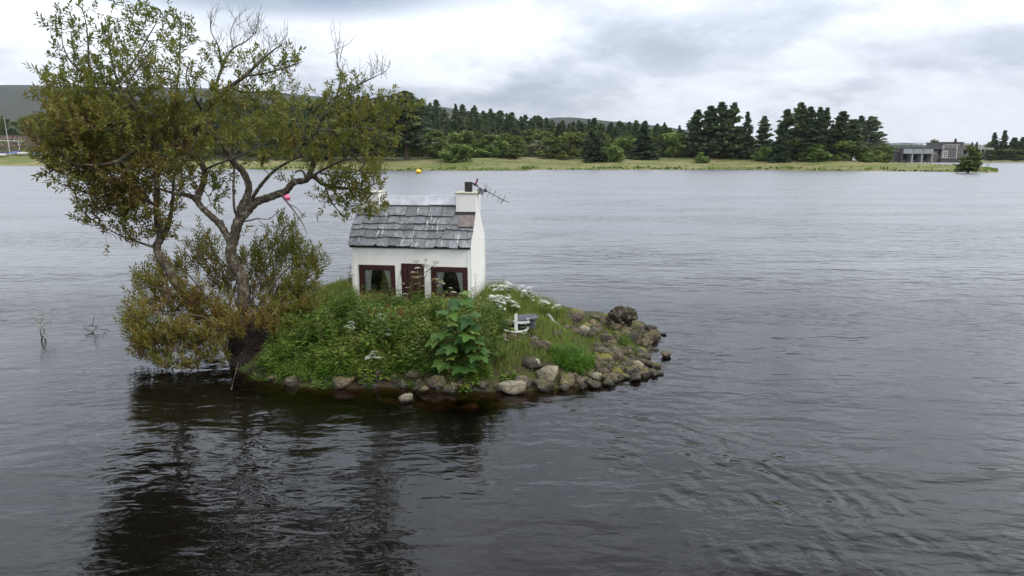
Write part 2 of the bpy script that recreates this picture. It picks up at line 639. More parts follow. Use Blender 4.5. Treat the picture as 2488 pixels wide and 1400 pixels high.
def build_island():
    xs = np.arange(-7.5, 5.0, 0.06)
    ys = np.arange(9.5, 22.5, 0.06)
    X, Y = np.meshgrid(xs, ys)
    Z = isle_h(X.ravel(), Y.ravel())
    m, T = new_mat('island_soil')
    geo = T.n('ShaderNodeNewGeometry')
    n = T.noise(geo.outputs['Position'], 3.0, 7, 0.65)
    n2 = T.noise(geo.outputs['Position'], 30, 5, 0.65)
    col = T.mix(T.step(n, 0.38, 0.62), (0.05, 0.036, 0.022), (0.075, 0.085, 0.022))
    col = T.mix(T.step(n2, 0.45, 0.65), col, (0.045, 0.032, 0.02))
    finish(T, pbr(T, col, 0.9, 0.2, 0, bump(T, n2, 0.9, 0.04)))
    V = np.stack((X.ravel(), Y.ravel(), Z), 1)
    me = np_mesh('island_ground', V, grid_faces(len(xs), len(ys)), m, True)
    tag(obj('island_ground', me), 'low mound of dark soil and stones that forms the small island', kind='structure')
    # lake bed
    m2 = simple_mat('lake_bed', (0.05, 0.032, 0.016), (0.085, 0.055, 0.028), 0.8, 0.9)
    b = MB()
    b.poly([(-6000, -1500, -3.0), (6000, -1500, -3.0), (6000, 5600, -3.0), (-6000, 5600, -3.0)], [(0, 1, 2, 3)])
    tag(b.obj('lake_bed', m2), 'brown bed of the lake under the dark water', kind='structure')


build_island()


def build_water():
    m, T = new_mat('peat_water')
    geo = T.n('ShaderNodeNewGeometry')
    P = geo.outputs['Position']
    sp = T.n('ShaderNodeSeparateXYZ', ins={0: P})
    # two wave trains that bend round the island: one on each side
    def train(rot, scale, stretch, seed, detail=2, rough=0.45, dist=0.35):
        v = T.mapping(P, (stretch, 1, 1), (0, 0, rot), (seed, seed * 1.7, 0))
        return T.noise(v, scale, detail, rough, dist)
    side = T.step(T.math('ADD', sp.outputs[0], T.math('MULTIPLY', sp.outputs[1], 0.02)), -3.0, 3.5)
    wl = train(math.radians(-22), 1.9, 0.42, 3.1, 1, 0.4, 0.5)
    wr = train(math.radians(20), 1.8, 0.42, 8.3, 1, 0.4, 0.5)
    big = T.n('ShaderNodeMix', data_type='FLOAT', ins={0: side, 2: wl, 3: wr}).outputs[0]
    wl2 = train(math.radians(-28), 5.2, 0.45, 1.1, 2, 0.5, 0.4)
    wr2 = train(math.radians(26), 5.0, 0.45, 5.9, 2, 0.5, 0.4)
    small = T.n('ShaderNodeMix', data_type='FLOAT', ins={0: side, 2: wl2, 3: wr2}).outputs[0]
    fine = T.noise(T.mapping(P, (0.6, 1, 1)), 14.0, 2, 0.5, 0.4)
    swell = T.noise(T.mapping(P, (0.35, 1, 1), (0, 0, 0.2)), 0.55, 2, 0.5)
    # gusts: patches of rougher and calmer water
    gust = T.step(T.noise(T.mapping(P, (0.3, 1, 1), (0, 0, -0.15)), 0.2, 3, 0.55), 0.36, 0.62)
    far = T.step(sp.outputs[1], 9.0, 26.0)
    calm = T.math('ADD', T.math('ADD', 0.25, T.math('MULTIPLY', far, 0.66)), T.math('MULTIPLY', T.step(sp.outputs[0], -0.5, 3.0), 0.22))
    calm = T.math('MULTIPLY', calm, T.math('SUBTRACT', 1.0, T.math('MULTIPLY', T.step(sp.outputs[1], 28.0, 90.0), 0.8)))
    amp = T.math('MULTIPLY', calm, T.math('ADD', 0.6, T.math('MULTIPLY', gust, 0.75)))
    h = T.math('ADD', T.math('MULTIPLY', big, 0.085), T.math('MULTIPLY', small, 0.050))
    h = T.math('ADD', h, T.math('MULTIPLY', fine, 0.0055))
    h = T.math('MULTIPLY', h, amp)
    h = T.math('ADD', h, T.math('MULTIPLY', swell, 0.05))
    # rings blown outwards under the hovering viewpoint
    cx, cy = on_z(1360, 1290)[:2]
    dx = T.math('SUBTRACT', sp.outputs[0], float(cx))
    dy = T.math('SUBTRACT', sp.outputs[1], float(cy))
    r = T.math('SQRT', T.math('ADD', T.math('MULTIPLY', dx, dx), T.math('MULTIPLY', dy, dy)))
    rn = T.math('ADD', r, T.math('MULTIPLY', T.noise(P, 1.1, 3, 0.55), 0.9))
    ring = T.math('SINE', T.math('MULTIPLY', rn, 19.0))
    band = T.math('MULTIPLY', T.step(r, 0.9, 2.2), T.n('ShaderNodeMapRange', interpolation_type='SMOOTHSTEP', ins={0: r, 1: 5.2, 2: 2.6, 3: 0.0, 4: 1.0}).outputs[0])
    brk = T.step(T.noise(P, 1.7, 4, 0.6), 0.42, 0.66)
    rside = T.step(dx, -1.0, 1.6)
    h = T.math('ADD', h, T.math('MULTIPLY', T.math('MULTIPLY', ring, 0.013), T.math('MULTIPLY', T.math('MULTIPLY', band, rside), brk)))
    nrm = bump(T, h, 1.0, 1.0)
    # beyond the near water the wavelets are too small for height steps: tilt the surface directly
    def tilt(rot, sc, seed, st):
        v = T.mapping(P, (st, 1, 1), (0, 0, rot), (seed, -seed, 0))
        c = T.noise(v, sc, 2, 0.55, 0.3, 1)
        return T.vmath('SUBTRACT', c, (0.5, 0.5, 0.5))
    t1 = tilt(0.3, 1.5, 11.0, 0.55)
    t2 = tilt(0.42, 5.5, 3.0, 0.4)
    tl = T.vmath('ADD', T.vmath('MULTIPLY', t1, (0.55, 0.75, 0.0)), T.vmath('MULTIPLY', t2, (0.5, 0.65, 0.0)))
    k = T.math('MULTIPLY', T.math('ADD', T.step(sp.outputs[1], 6.5, 24.0), T.math('MULTIPLY', T.step(sp.outputs[1], 26.0, 90.0), 2.0)), T.math('ADD', 0.10, T.math('MULTIPLY', gust, 0.34)))
    tl = T.vmath('MULTIPLY', tl, T.n('ShaderNodeCombineXYZ', ins={0: k, 1: k, 2: 0.0}).outputs[0])
    nrm = T.vmath('NORMALIZE', T.vmath('ADD', nrm, tl))
    fr = T.n('ShaderNodeFresnel', ins={'IOR': 1.333, 'Normal': nrm})
    rg = T.math('ADD', 0.03, T.math('MULTIPLY', T.step(sp.outputs[1], 6.5, 26.0), 0.30))
    gl = T.n('ShaderNodeBsdfGlossy', ins={'Color': (1, 1, 1, 1), 'Roughness': rg, 'Normal': nrm})
    tr = T.n('ShaderNodeBsdfTransparent', ins={'Color': (1, 1, 1, 1)})
    # peat water shows its bed only in the shallows; elsewhere it is a nearly black brown
    ex = T.math('DIVIDE', T.math('ADD', sp.outputs[0], 0.9), 5.6)
    ey = T.math('DIVIDE', T.math('SUBTRACT', sp.outputs[1], 14.9), 5.3)
    er = T.math('ADD', T.math('POWER', T.math('ABSOLUTE', ex), 2.6), T.math('POWER', T.math('ABSOLUTE', ey), 2.6))
    deep = T.step(er, 0.6, 1.0)
    pb = T.n('ShaderNodeBsdfDiffuse', ins={'Color': (0.0035, 0.0028, 0.0022, 1)})
    tr = T.n('ShaderNodeMixShader', ins={0: deep, 1: tr.outputs[0], 2: pb.outputs[0]})
    # wave slopes keep the reflectance of rough water well below one near the horizon
    fe = T.math('MULTIPLY', fr.outputs[0], T.math('SUBTRACT', 1.0, T.math('MULTIPLY', T.step(fr.outputs[0], 0.38, 0.95), 0.52)))
    mx = T.n('ShaderNodeMixShader', ins={0: fe, 1: tr.outputs[0], 2: gl.outputs[0]})
    o = finish(T, mx.outputs[0])
    ab = T.n('ShaderNodeVolumeAbsorption', ins={'Color': (0.58, 0.38, 0.15, 1), 'Density': 15.0})
    T.link(ab.outputs[0], o.inputs['Volume'])
    b = MB()
    b.box(-5900, 5900, -1450, 5550, -3.5, 0.0)
    tag(b.obj('water', m), 'dark rippled lake water reflecting the overcast sky', kind='structure')


build_water()

# mainland across the lake
SHORE_PX = [(-900, 402), (-300, 402.5), (0, 403), (135, 404.5), (300, 407), (450, 410), (700, 413), (950, 414.5), (1150, 415), (1275, 415), (1290, 412.5),
            (1500, 412.5), (1700, 412.5), (1905, 413.2), (1925, 415), (2150, 416), (2300, 418), (2400, 419.5), (2417, 419)]
SHORE = [tuple(on_z(*p)[:2]) for p in SHORE_PX]
SHORE += [tuple(on_z(*p)[:2]) for p in [(2412, 415), (2370, 409), (2300, 403), (2200, 398.5)]]
SHORE += [(190, 350), (160, 420), (160, 760), (-900, 760), (-900, 300)]
SHORE = np.array(SHORE)


def land_h(X, Y):
    X, Y = np.atleast_1d(X).astype(float), np.atleast_1d(Y).astype(float)
    jig = 1.6 * np.sin(X * 0.21 + 2 * np.sin(X * 0.07)) + 0.8 * np.sin(X * 0.63 + Y * 0.3)
    d = poly_sd(np.stack((X, Y), 1), SHORE) + jig * 0.5
    spit = 1 - 0.72 * sstep(X, 85, 135)
    z = 0.5 * sstep(d, 0, 1.2) + np.clip(d * 0.085, 0, 2.7) * spit + 0.3 * np.sin(X * 0.11 + 1) * np.sin(Y * 0.14) * np.clip(d / 8, 0, 1)
    A = np.interp(X, [-900, -230, -160, -120, -70, -10, 20, 95, 135], [2, 4, 16, 23, 24, 15, 9.5, 6, 0])
    z += A * sstep(Y, 235, 420) * sstep(d, 20, 70)
    left = sstep(-X, 120, 185)
    z += left * (3.6 * sstep(d, 4, 32) + 4 * sstep(d, 40, 90))
    return np.where(d > 0, z, np.maximum(d * 0.4, -2.8))


def on_land(px, py, lo=120, hi=520):
    d = px_dir(px, py)
    t = np.arange(lo, hi, 0.25)
    Q = d[None] * t[:, None] + np.array((0, 0, CAM_H))
    hit = Q[:, 2] <= np.maximum(land_h(Q[:, 0], Q[:, 1]), -0.01)
    i = int(np.argmax(hit)) if hit.any() else len(t) - 1
    return Q[i]


def meadow_mat():
    m, T = new_mat('meadow_grass')
    geo = T.n('ShaderNodeNewGeometry')
    P = geo.outputs['Position']
    n1 = T.noise(T.mapping(P, (0.5, 1, 1)), 0.09, 6, 0.62)
    n2 = T.noise(T.mapping(P, (0.5, 1, 1)), 0.45, 6, 0.7)
    n3 = T.noise(P, 2.2, 5, 0.7)
    col = T.mix(T.step(n1, 0.36, 0.64), (0.15, 0.175, 0.050), (0.30, 0.265, 0.13))
    col = T.mix(T.math('MULTIPLY', T.step(n2, 0.46, 0.68), 0.6), col, (0.13, 0.165, 0.045))
    col = T.mix(T.math('MULTIPLY', T.step(n3, 0.5, 0.75), 0.5), col, (0.28, 0.25, 0.12))
    # floor of the wood: needles, moss and bracken
    sp = T.n('ShaderNodeSeparateXYZ', ins={0: P})
    wood = T.step(T.math('ADD', sp.outputs[1], T.math('ADD', T.math('MULTIPLY', n1, 14.0), T.math('MULTIPLY', T.step(sp.outputs[0], -150.0, -190.0), -130.0))), 238.0, 246.0)
    wood = T.math('MULTIPLY', wood, T.step(sp.outputs[0], 150.0, 120.0))
    col = T.mix(wood, col, T.mix(n2, (0.035, 0.042, 0.018), (0.06, 0.055, 0.025)))
    finish(T, pbr(T, col, 0.9, 0.1, 0, bump(T, T.math('ADD', n2, n3), 1.0, 0.6)))
    return m


def build_land():
    m = meadow_mat()
    xs = np.concatenate((np.arange(-900, -260, 12), np.arange(-260, 215, 2.2)))
    ys = np.concatenate((np.arange(140, 300, 1.6), np.arange(300, 700, 8)))
    X, Y = np.meshgrid(xs, ys)
    Z = land_h(X.ravel(), Y.ravel())
    me = np_mesh('meadow', np.stack((X.ravel(), Y.ravel(), Z), 1), grid_faces(len(xs), len(ys)), m, True)
    tag(obj('meadow', me), 'grassy far shore and low spit between the lake and the wood', kind='structure')
    # grass and rush tufts that break the edge of the shore
    n = 9000
    q = RNG.random((n * 3, 2)) * np.array((480, 110)) + np.array((-260, 150))
    d = poly_sd(q, SHORE)
    keep = (d > -0.2) & (d < 24) & (RNG.random(len(q)) < np.where(d < 2.5, 1.0, 0.16))
    q, d = q[keep][:n], d[keep][:n]
    z = land_h(q[:, 0], q[:, 1])
    a = RNG.random(len(q)) * 6.283
    D = np.stack((np.cos(a), np.sin(a), np.zeros(len(q))), 1)
    Hh = 0.2 + 0.4 * RNG.random(len(q)) ** 2
    V, Q, Tt = blade_arrays(np.column_stack((q, z - 0.05)), D, Hh, 0.35 + 0.5 * RNG.random(len(q)), RNG.random(len(q)) * 0.6)
    # darker rushes on the cut bank at the very edge of the water
    m_ = 9000
    q2 = RNG.random((90000, 2)) * np.array((480, 110)) + np.array((-260, 150))
    d2 = poly_sd(q2, SHORE)
    s2 = (d2 > -0.5) & (d2 < 1.1)
    q, d = np.concatenate((q, q2[s2][:m_])), np.concatenate((d, d2[s2][:m_]))
    z = land_h(q[:, 0], q[:, 1])
    a = RNG.random(len(q)) * 6.283
    D = np.stack((np.cos(a), np.sin(a), np.zeros(len(q))), 1)
    Hh = np.where(d < 1.1, 0.3 + 0.5 * RNG.random(len(q)), 0.2 + 0.4 * RNG.random(len(q)) ** 2)
    V, Q, Tt = blade_arrays(np.column_stack((q, np.maximum(z, -0.1) - 0.05)), D, Hh, 0.35 + 0.5 * RNG.random(len(q)), RNG.random(len(q)) * 0.6)
    base = np.clip(0.68 + 0.22 * np.sin(q[:, 0] * 0.13) * np.sin(q[:, 1] * 0.2) + RNG.normal(0, 0.15, len(q)) - 0.45 * (d < 1.6), 0, 1)
    me = np_mesh('meadow_tufts', V, [Q, Tt], M['grass'], False, np.concatenate((base, base)))
    tag(obj('meadow_tufts', me), 'rough grass and rushes along the far shore', 'grass', kind='stuff')


build_land()


def ridge(name, prof, dist, depth, mat, label, rough=0.04, nz=14, bank=0.0):
    """hill whose skyline follows a list of photograph pixels at a distance"""
    px = np.array([p[0] for p in prof], float)
    py = np.array([p[1] for p in prof], float)
    n = 160
    x = np.linspace(px[0], px[-1], n)
    y = np.interp(x, px, py)
    top = np.array([at_y(a, b, dist) for a, b in zip(x, y)])
    V = []
    for j in range(nz):
        t = j / (nz - 1)
        f = math.sin(min(t * 1.25, 1.0) * math.pi / 2) if t < 0.8 else 1 - 0.6 * ((t - 0.8) / 0.2)
        yy = dist + (t - 0.8) * depth
        sc = yy / dist
        for i in range(n):
            h = max(top[i, 2], 1.0) * f
            h += rough * top[i, 2] * mnoise.noise(Vector((top[i, 0] / depth * 5, t * 5, 1.7))) * (1 if t < 0.75 else 0.15)
            V.append((top[i, 0] * (1 + 0.0 * sc), yy, h - (3.5 if j in (0, nz - 1) else 0)))
    me = np_mesh(name, np.array(V), grid_faces(n, nz), mat, True)
    return tag(obj(name, me), label, kind='structure')


def hill_mat(name, a, b, c, sc):
    m, T = new_mat(name)
    geo = T.n('ShaderNodeNewGeometry')
    P = geo.outputs['Position']
    n1 = T.noise(T.mapping(P, (0.5, 1, 2.5)), sc, 6, 0.6)
    n2 = T.noise(P, sc * 9, 5, 0.65)
    col = T.mix(T.step(n1, 0.38, 0.6), a, b)
    col = T.mix(T.math('MULTIPLY', T.step(n2, 0.5, 0.66), 0.6), col, c)
    finish(T, pbr(T, col, 0.95, 0.05))
    return m


HEATH = hill_mat('heather_moor', (0.036, 0.050, 0.034), (0.060, 0.056, 0.043), (0.026, 0.042, 0.026), 0.0022)
FORESTED = hill_mat('forested_slope', (0.03, 0.05, 0.03), (0.055, 0.07, 0.04), (0.02, 0.035, 0.022), 0.006)
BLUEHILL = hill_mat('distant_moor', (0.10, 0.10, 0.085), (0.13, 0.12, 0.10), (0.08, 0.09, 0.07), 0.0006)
ridge('moor_hill', [(-900, 190), (-300, 204), (0, 213), (120, 215), (350, 219), (560, 226), (760, 236), (1000, 252), (1200, 285), (1320, 320), (1400, 372)], 2600, 1500, HEATH,
      'long heather covered hill rising behind the willow at the left')
ridge('wooded_rise', [(-900, 292), (-200, 296), (0, 300), (300, 298), (700, 292), (1000, 300), (1300, 345), (1420, 374)], 900, 500, FORESTED,
      'dark wooded rise behind the boat field')
ridge('brown_hill', [(1180, 340), (1240, 318), (1300, 293), (1345, 287), (1380, 288), (1440, 294), (1530, 303), (1640, 318), (1800, 345), (1900, 372)], 1900, 900, HEATH,
      'brown moorland hill over the middle of the wood')
ridge('green_hill', [(2040, 372), (2100, 352), (2160, 353), (2230, 357), (2300, 362), (2420, 370), (2520, 376)], 1500, 600, FORESTED,
      'low forested hill behind the left end of the dam')
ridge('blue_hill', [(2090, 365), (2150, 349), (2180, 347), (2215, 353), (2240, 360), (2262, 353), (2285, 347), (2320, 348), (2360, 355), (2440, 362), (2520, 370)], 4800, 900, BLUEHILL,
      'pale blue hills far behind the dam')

# ------------------------------------------------------------------ the small house
HA = -math.radians(7.6)
HW, HD = 2.66, 1.74
HZ = 0.60                                       # foot of the walls, just in the soil
_xr, _yr = -0.892, 14.6
H_ORG = np.array((_xr - HW * math.cos(HA), _yr - HW * math.sin(HA), HZ))
H_U = np.array((math.cos(HA), math.sin(HA), 0))
H_V = np.array((-math.sin(HA), math.cos(HA), 0))
EAVE, RIDGE = 2.06 - HZ, 3.0 - HZ


def front(px, py, v=0.0):
    """local (u, z) of a photograph pixel on the plane of the house front"""
    d = px_dir(px, py)
    o = np.array((0, 0, CAM_H)) - (H_ORG + H_V * v)
    t = -(o @ H_V) / (d @ H_V)
    q = o + d * t
    return float(q @ H_U), float(q[2])


def build_house():
    def wall_mat(name, a, b):
        m, T = new_mat(name)
        tc = T.n('ShaderNodeTexCoord')
        v = tc.outputs['Object']
        n = T.noise(T.mapping(v, (1.3, 1.3, 0.7)), 3, 6, 0.6)
        n2 = T.noise(v, 40, 4, 0.6)
        n3 = T.noise(T.mapping(v, (1, 1, 1), (0, 0, 0), (4, 2, 0)), 5, 5, 0.6)
        col = T.mix(T.step(n, 0.35, 0.75), a, b)
        col = T.mix(T.math('MULTIPLY', T.step(n3, 0.62, 0.72), 0.35), col, (0.40, 0.39, 0.30))
        col = T.mix(T.math('MULTIPLY', T.step(n2, 0.69, 0.74), 0.6), col, (0.2, 0.18, 0.14))
        sz = T.n('ShaderNodeSeparateXYZ', ins={0: v}).outputs[2]
        low = T.n('ShaderNodeMapRange', ins={0: T.math('ADD', sz, T.math('MULTIPLY', T.math('SUBTRACT', n3, 0.5), 0.7)), 1: 0.55, 2: 0.05, 3: 0, 4: 0.8}).outputs[0]
        col = T.mix(low, col, (0.26, 0.27, 0.19))
        st = T.noise(T.mapping(v, (14, 14, 0.9)), 1.0, 4, 0.6, 0.2)
        col = T.mix(T.math('MULTIPLY', T.step(st, 0.56, 0.74), 0.38), col, (0.42, 0.42, 0.33))
        finish(T, pbr(T, col, 0.7, 0.3, 0, bump(T, T.math('ADD', n, T.math('MULTIPLY', n2, 0.3)), 0.25, 0.01)))
        return m
    white = wall_mat('white_painted_board', (0.85, 0.835, 0.78), (0.78, 0.765, 0.70))
    # slate with pale droppings that run down the slope
    m, T = new_mat('roof_slate')
    tc = T.n('ShaderNodeTexCoord')
    oi = T.n('ShaderNodeObjectInfo')
    ob = tc.outputs['Object']
    off = T.math('MULTIPLY', oi.outputs['Random'], 30.0)
    vv = T.vmath('ADD', ob, T.n('ShaderNodeCombineXYZ', ins={0: off, 1: off, 2: off}).outputs[0])
    n = T.noise(vv, 9, 6, 0.6)
    n2 = T.noise(vv, 45, 5, 0.65)
    base = T.mix(T.step(n, 0.3, 0.7), (0.115, 0.117, 0.122), (0.215, 0.217, 0.222))
    br = T.math('ADD', 0.72, T.math('MULTIPLY', oi.outputs['Random'], 0.55))
    base = T.vmath('MULTIPLY', base, T.n('ShaderNodeCombineXYZ', ins={0: br, 1: br, 2: br}).outputs[0])
    st = T.noise(T.mapping(ob, (26, 2.2, 2.2), (0, 0, 0.12)), 1.0, 4, 0.6, 0.25)
    pat = T.noise(T.mapping(ob, (1, 1, 1), (0, 0, 0), (3, 1, 0)), 3.6, 3, 0.6)
    w = T.math('MULTIPLY', T.step(st, 0.575, 0.64), T.step(pat, 0.46, 0.60))
    base = T.mix(T.math('MULTIPLY', w, 0.85), base, (0.72, 0.71, 0.68))
    och = T.noise(vv, 5, 4, 0.6)
    base = T.mix(T.math('MULTIPLY', T.step(och, 0.68, 0.75), 0.5), base, (0.30, 0.21, 0.08))
    finish(T, pbr(T, base, 0.55, 0.4, 0, bump(T, T.math('ADD', n, T.math('MULTIPLY', n2, 0.4)), 0.7, 0.012)))
    slate = m
    brown_slate = simple_mat('brown_slate', (0.12, 0.095, 0.085), (0.21, 0.17, 0.15), 9, 0.6, 0.5)
    lead = simple_mat('lead_sheet', (0.34, 0.355, 0.37), (0.50, 0.515, 0.53), 5, 0.55, 0.5, 0.02, 0.2)
    maroon = simple_mat('maroon_paint', (0.028, 0.0055, 0.005), (0.046, 0.009, 0.008), 8, 0.45, 0.1)
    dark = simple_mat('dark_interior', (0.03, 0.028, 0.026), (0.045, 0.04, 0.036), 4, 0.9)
    black = simple_mat('black_clay', (0.018, 0.018, 0.019), (0.035, 0.032, 0.03), 9, 0.6, 0.2)
    cloth = simple_mat('net_curtain', (0.74, 0.71, 0.63), (0.84, 0.81, 0.73), 40, 0.9, 0.2)
    capm = simple_mat('chimney_cap_concrete', (0.42, 0.39, 0.27), (0.62, 0.59, 0.47), 14, 0.8, 0.4)
    glass, T = new_mat('window_glass')
    fr = T.n('ShaderNodeFresnel', ins={'IOR': 1.5})
    tr = T.n('ShaderNodeBsdfTransparent', ins={0: (0.86, 0.89, 0.90, 1)})
    gl = T.n('ShaderNodeBsdfGlossy', ins={'Roughness': 0.03})
    finish(T, T.n('ShaderNodeMixShader', ins={0: fr.outputs[0], 1: tr.outputs[0], 2: gl.outputs[0]}).outputs[0])

    H = empty('tiny_house', tuple(H_ORG), HA, 'tiny white cottage with slate roof and maroon windows on the island', 'house')
    th = 0.05
    # openings from the photograph
    wins = []
    for (x0, y0, x1, y1) in ((872, 644, 962, 719), (1047, 649, 1137, 725)):
        a, b = front(x0, y0), front(x1, y1)
        c, d = front(x1, y0), front(x0, y1)
        wins.append((a[0], b[0], (b[1] + d[1]) / 2, (a[1] + c[1]) / 2))
    a, b = front(976, 640), front(1031, 741)
    door = (a[0], b[0], 0.02, a[1])
    ops = [wins[0], door, wins[1]]
    # front wall built round the openings
    w = MB()
    us = [0.0] + [v for o in ops for v in o[:2]] + [HW]
    for i in range(0, len(us) - 1):
        u0, u1 = us[i], us[i + 1]
        if i % 2 == 0:
            w.box(u0, u1, 0, th, -0.25, EAVE - 0.02)
        else:
            o = ops[i // 2]
            w.box(u0, u1, 0, th, o[3], EAVE - 0.02)
            w.box(u0, u1, 0, th, -0.25, o[2])
    w.obj('front_wall', white, H)
    w = MB()
    w.box(0.0, HW, HD - th, HD, -0.25, EAVE - 0.02)
    w.obj('back_wall', white, H)
    for k, u in enumerate((0.0, HW - th)):
        g = MB()
        g.box(u, u + th, th + 0.001, HD - th - 0.001, -0.25, EAVE - 0.004)
        g.obj('side_wall', white, H)
        g = MB()
        s = 0.012 if k else -0.012
        g.prism([(-0.03, EAVE), (HD + 0.03, EAVE), (HD / 2, RIDGE - 0.02)], u + s, u + th + s, 'x')
        g.obj('gable_board', white, H)
    # corner boards
    for u in (-0.012, HW - 0.065):
        g = MB()
        g.box(u, u + 0.077, -0.014, -0.001, -0.25, EAVE - 0.05)
        g.obj('corner_board', white, H)
        if u > 0:
            for (va, vb) in ((-0.014, 0.07), (HD - 0.07, HD + 0.012)):
                g = MB()
                g.box(HW + 0.001, HW + 0.014, va, vb, -0.25, EAVE - 0.02)
                g.obj('corner_board', white, H)
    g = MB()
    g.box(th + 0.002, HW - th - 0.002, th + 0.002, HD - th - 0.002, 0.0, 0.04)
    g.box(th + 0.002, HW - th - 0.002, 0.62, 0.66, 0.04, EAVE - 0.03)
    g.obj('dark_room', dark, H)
    # windows
    for k, (u0, u1, z0, z1) in enumerate(wins):
        fw = 0.085
        f = MB()
        e = 0.016
        for box in ((u0, u1, z1 - fw, z1), (u0, u1, z0, z0 + fw), (u0, u0 + fw, z0 + fw, z1 - fw), (u1 - fw, u1, z0 + fw, z1 - fw)):
            f.box(box[0] + 0.001, box[1] - 0.001, -e, 0.045, box[2] + 0.001, box[3] - 0.001)
        fw2 = fw + 0.028
        for box in ((u0 + fw, u1 - fw, z1 - fw2, z1 - fw), (u0 + fw, u1 - fw, z0 + fw, z0 + fw2), (u0 + fw, u0 + fw2, z0 + fw2, z1 - fw2), (u1 - fw2, u1 - fw, z0 + fw2, z1 - fw2)):
            f.box(box[0], box[1], 0.002, 0.04, box[2], box[3])
        fo = f.obj('window_frame', maroon, H)
        p = MB()
        p.box(u0 + fw2 - 0.005, u1 - fw2 + 0.005, 0.018, 0.022, z0 + fw2 - 0.005, z1 - fw2 + 0.005)
        p.obj('pane', glass, fo)
        # gathered curtains at both sides of the window
        ua, ub, za, zb = u0 + fw2, u1 - fw2, z0 + fw2, z1 - fw2
        for side in (0, 1):
            n, V = 22, []
            rows = 9
            for j in range(rows):
                t = j / (rows - 1)
                wid = (0.20 - 0.07 * math.sin(min(t * 1.15, 1) * math.pi * 0.5) - (0.05 * t if side else -0.01 * t)) * (ub - ua) / 0.62
                for i in range(n):
                    s = i / (n - 1)
                    uu = ua - 0.01 + s * wid if side == 0 else ub + 0.01 - s * wid
                    V.append((uu, 0.055 + 0.014 * math.sin(s * 26 + side) + 0.01 * t, zb + 0.02 - t * (zb - za + 0.03)))
            me = np_mesh('curtain', np.array(V), grid_faces(n, rows), cloth, True)
            obj('curtain', me, H)
    # door of upright boards
    u0, u1, z0, z1 = door
    d = MB()
    d.box(u0 - 0.012, u0 + 0.02, -0.012, 0.04, z0, z1)
    d.box(u1 - 0.02, u1 + 0.012, -0.012, 0.04, z0, z1)
    d.box(u0 + 0.02, u1 - 0.02, -0.012, 0.04, z1 - 0.03, z1)
    do = d.obj('door', maroon, H)
    n = 4
    sw = (u1 - u0 - 0.044) / n
    for i in range(n):
        p = MB()
        a = u0 + 0.022 + i * sw
        p.box(a + 0.002, a + sw - 0.002, 0.0 + 0.002 * (i % 2), 0.03, z0, z1 - 0.032)
        p.obj('plank', maroon, do, bevel=0.002)
    p = MB()
    p.box(u0 - 0.02, u0 + 0.012, -0.03, -0.0125, z1 - 0.27, z1 - 0.14)
    p.obj('hinge', black, do)
    # roof
    rise, run = RIDGE - EAVE, HD / 2
    ang = math.atan2(rise, run)
    over = 0.11
    L = math.hypot(rise, run) + over
    R = MB()
    for s in (0, 1):
        e0 = (-over * math.cos(ang), EAVE - over * math.sin(ang)) if s == 0 else (HD + over * math.cos(ang), EAVE - over * math.sin(ang))
        k_ = 0.05 / HD * (1 if s == 0 else -1) * HD
        e1 = (e0[0] + k_ * math.cos(ang), e0[1] + 0.05 * math.sin(ang))
        R.prism([e1, (HD / 2, RIDGE), (HD / 2, RIDGE + 0.03), (e1[0], e1[1] + 0.03)], -0.04, HW + 0.0, 'x')
    Ro = R.obj('roof', dark, H)
    # slope frame: x along the house, y up the slope, z out of it
    ex, ey = Vector((1, 0, 0)), Vector((0, math.cos(ang), math.sin(ang)))
    ez = ex.cross(ey)
    o = Vector((0, -over * math.cos(ang), EAVE - over * math.sin(ang) + 0.045))
    SL = Matrix((( *(ex[0], ey[0], ez[0]), o[0]), (ex[1], ey[1], ez[1], o[1]), (ex[2], ey[2], ez[2], o[2]), (0, 0, 0, 1)))
    rs = random.Random(11)
    rows = [0.0, 0.245, 0.46, 0.625, 0.845, 1.10]
    rows = [r * L / 1.39 for r in rows]
    chim = (HW - 0.44, HW - 0.02)

    def make_slate(x0, x1, y0, y1, lift, mat, name='slate', parent=None):
        jag = []
        k = max(3, int((x1 - x0) / 0.045))
        tilt = rs.uniform(-0.012, 0.012)
        for i in range(k + 1):
            t = i / k
            jag.append((x0 + (x1 - x0) * t, y0 + rs.uniform(-0.013, 0.013) + tilt * (t - 0.5)))
        c = rs.random()
        if c < 0.3:
            jag[0] = (jag[0][0], jag[0][1] + 0.035)
        elif c < 0.55:
            jag[-1] = (jag[-1][0], jag[-1][1] + 0.035)
        prof = jag + [(x1 + rs.uniform(-0.006, 0.006), y1), (x0 + rs.uniform(-0.006, 0.006), y1)]
        t = rs.uniform(0.016, 0.027)
        n = len(prof)
        def zz(y):
            return lift * (1 - (y - y0) / (y1 - y0)) + 0.002
        pts = [(x, y, zz(y)) for x, y in prof] + [(x, y, zz(y) + t) for x, y in prof]
        fs = [tuple(range(n - 1, -1, -1)), tuple(range(n, 2 * n))] + [(i, (i + 1) % n, n + (i + 1) % n, n + i) for i in range(n)]
        b = MB()
        b.poly([SL @ Vector(p) for p in pts], fs)
        return b.obj(name, mat, parent)

    for r in range(5):
        y0, y1 = rows[r], rows[r + 1] + 0.05
        x = -0.075 - rs.random() * 0.02
        end = HW + 0.02 if r < 3 else (HW - 0.005 if r == 3 else chim[0] - 0.005)
        if r == 3:
            end = HW - 0.33
        while x < end - 0.02:
            wd = rs.uniform(0.20, 0.36)
            x1 = min(x + wd, end)
            if end - x1 < 0.12:
                x1 = end
            make_slate(x + 0.004, x1 - 0.004, y0 + rs.uniform(-0.022, 0.022), y1, 0.032 + rs.uniform(0, 0.012), slate, 'slate', Ro)
            x = x1
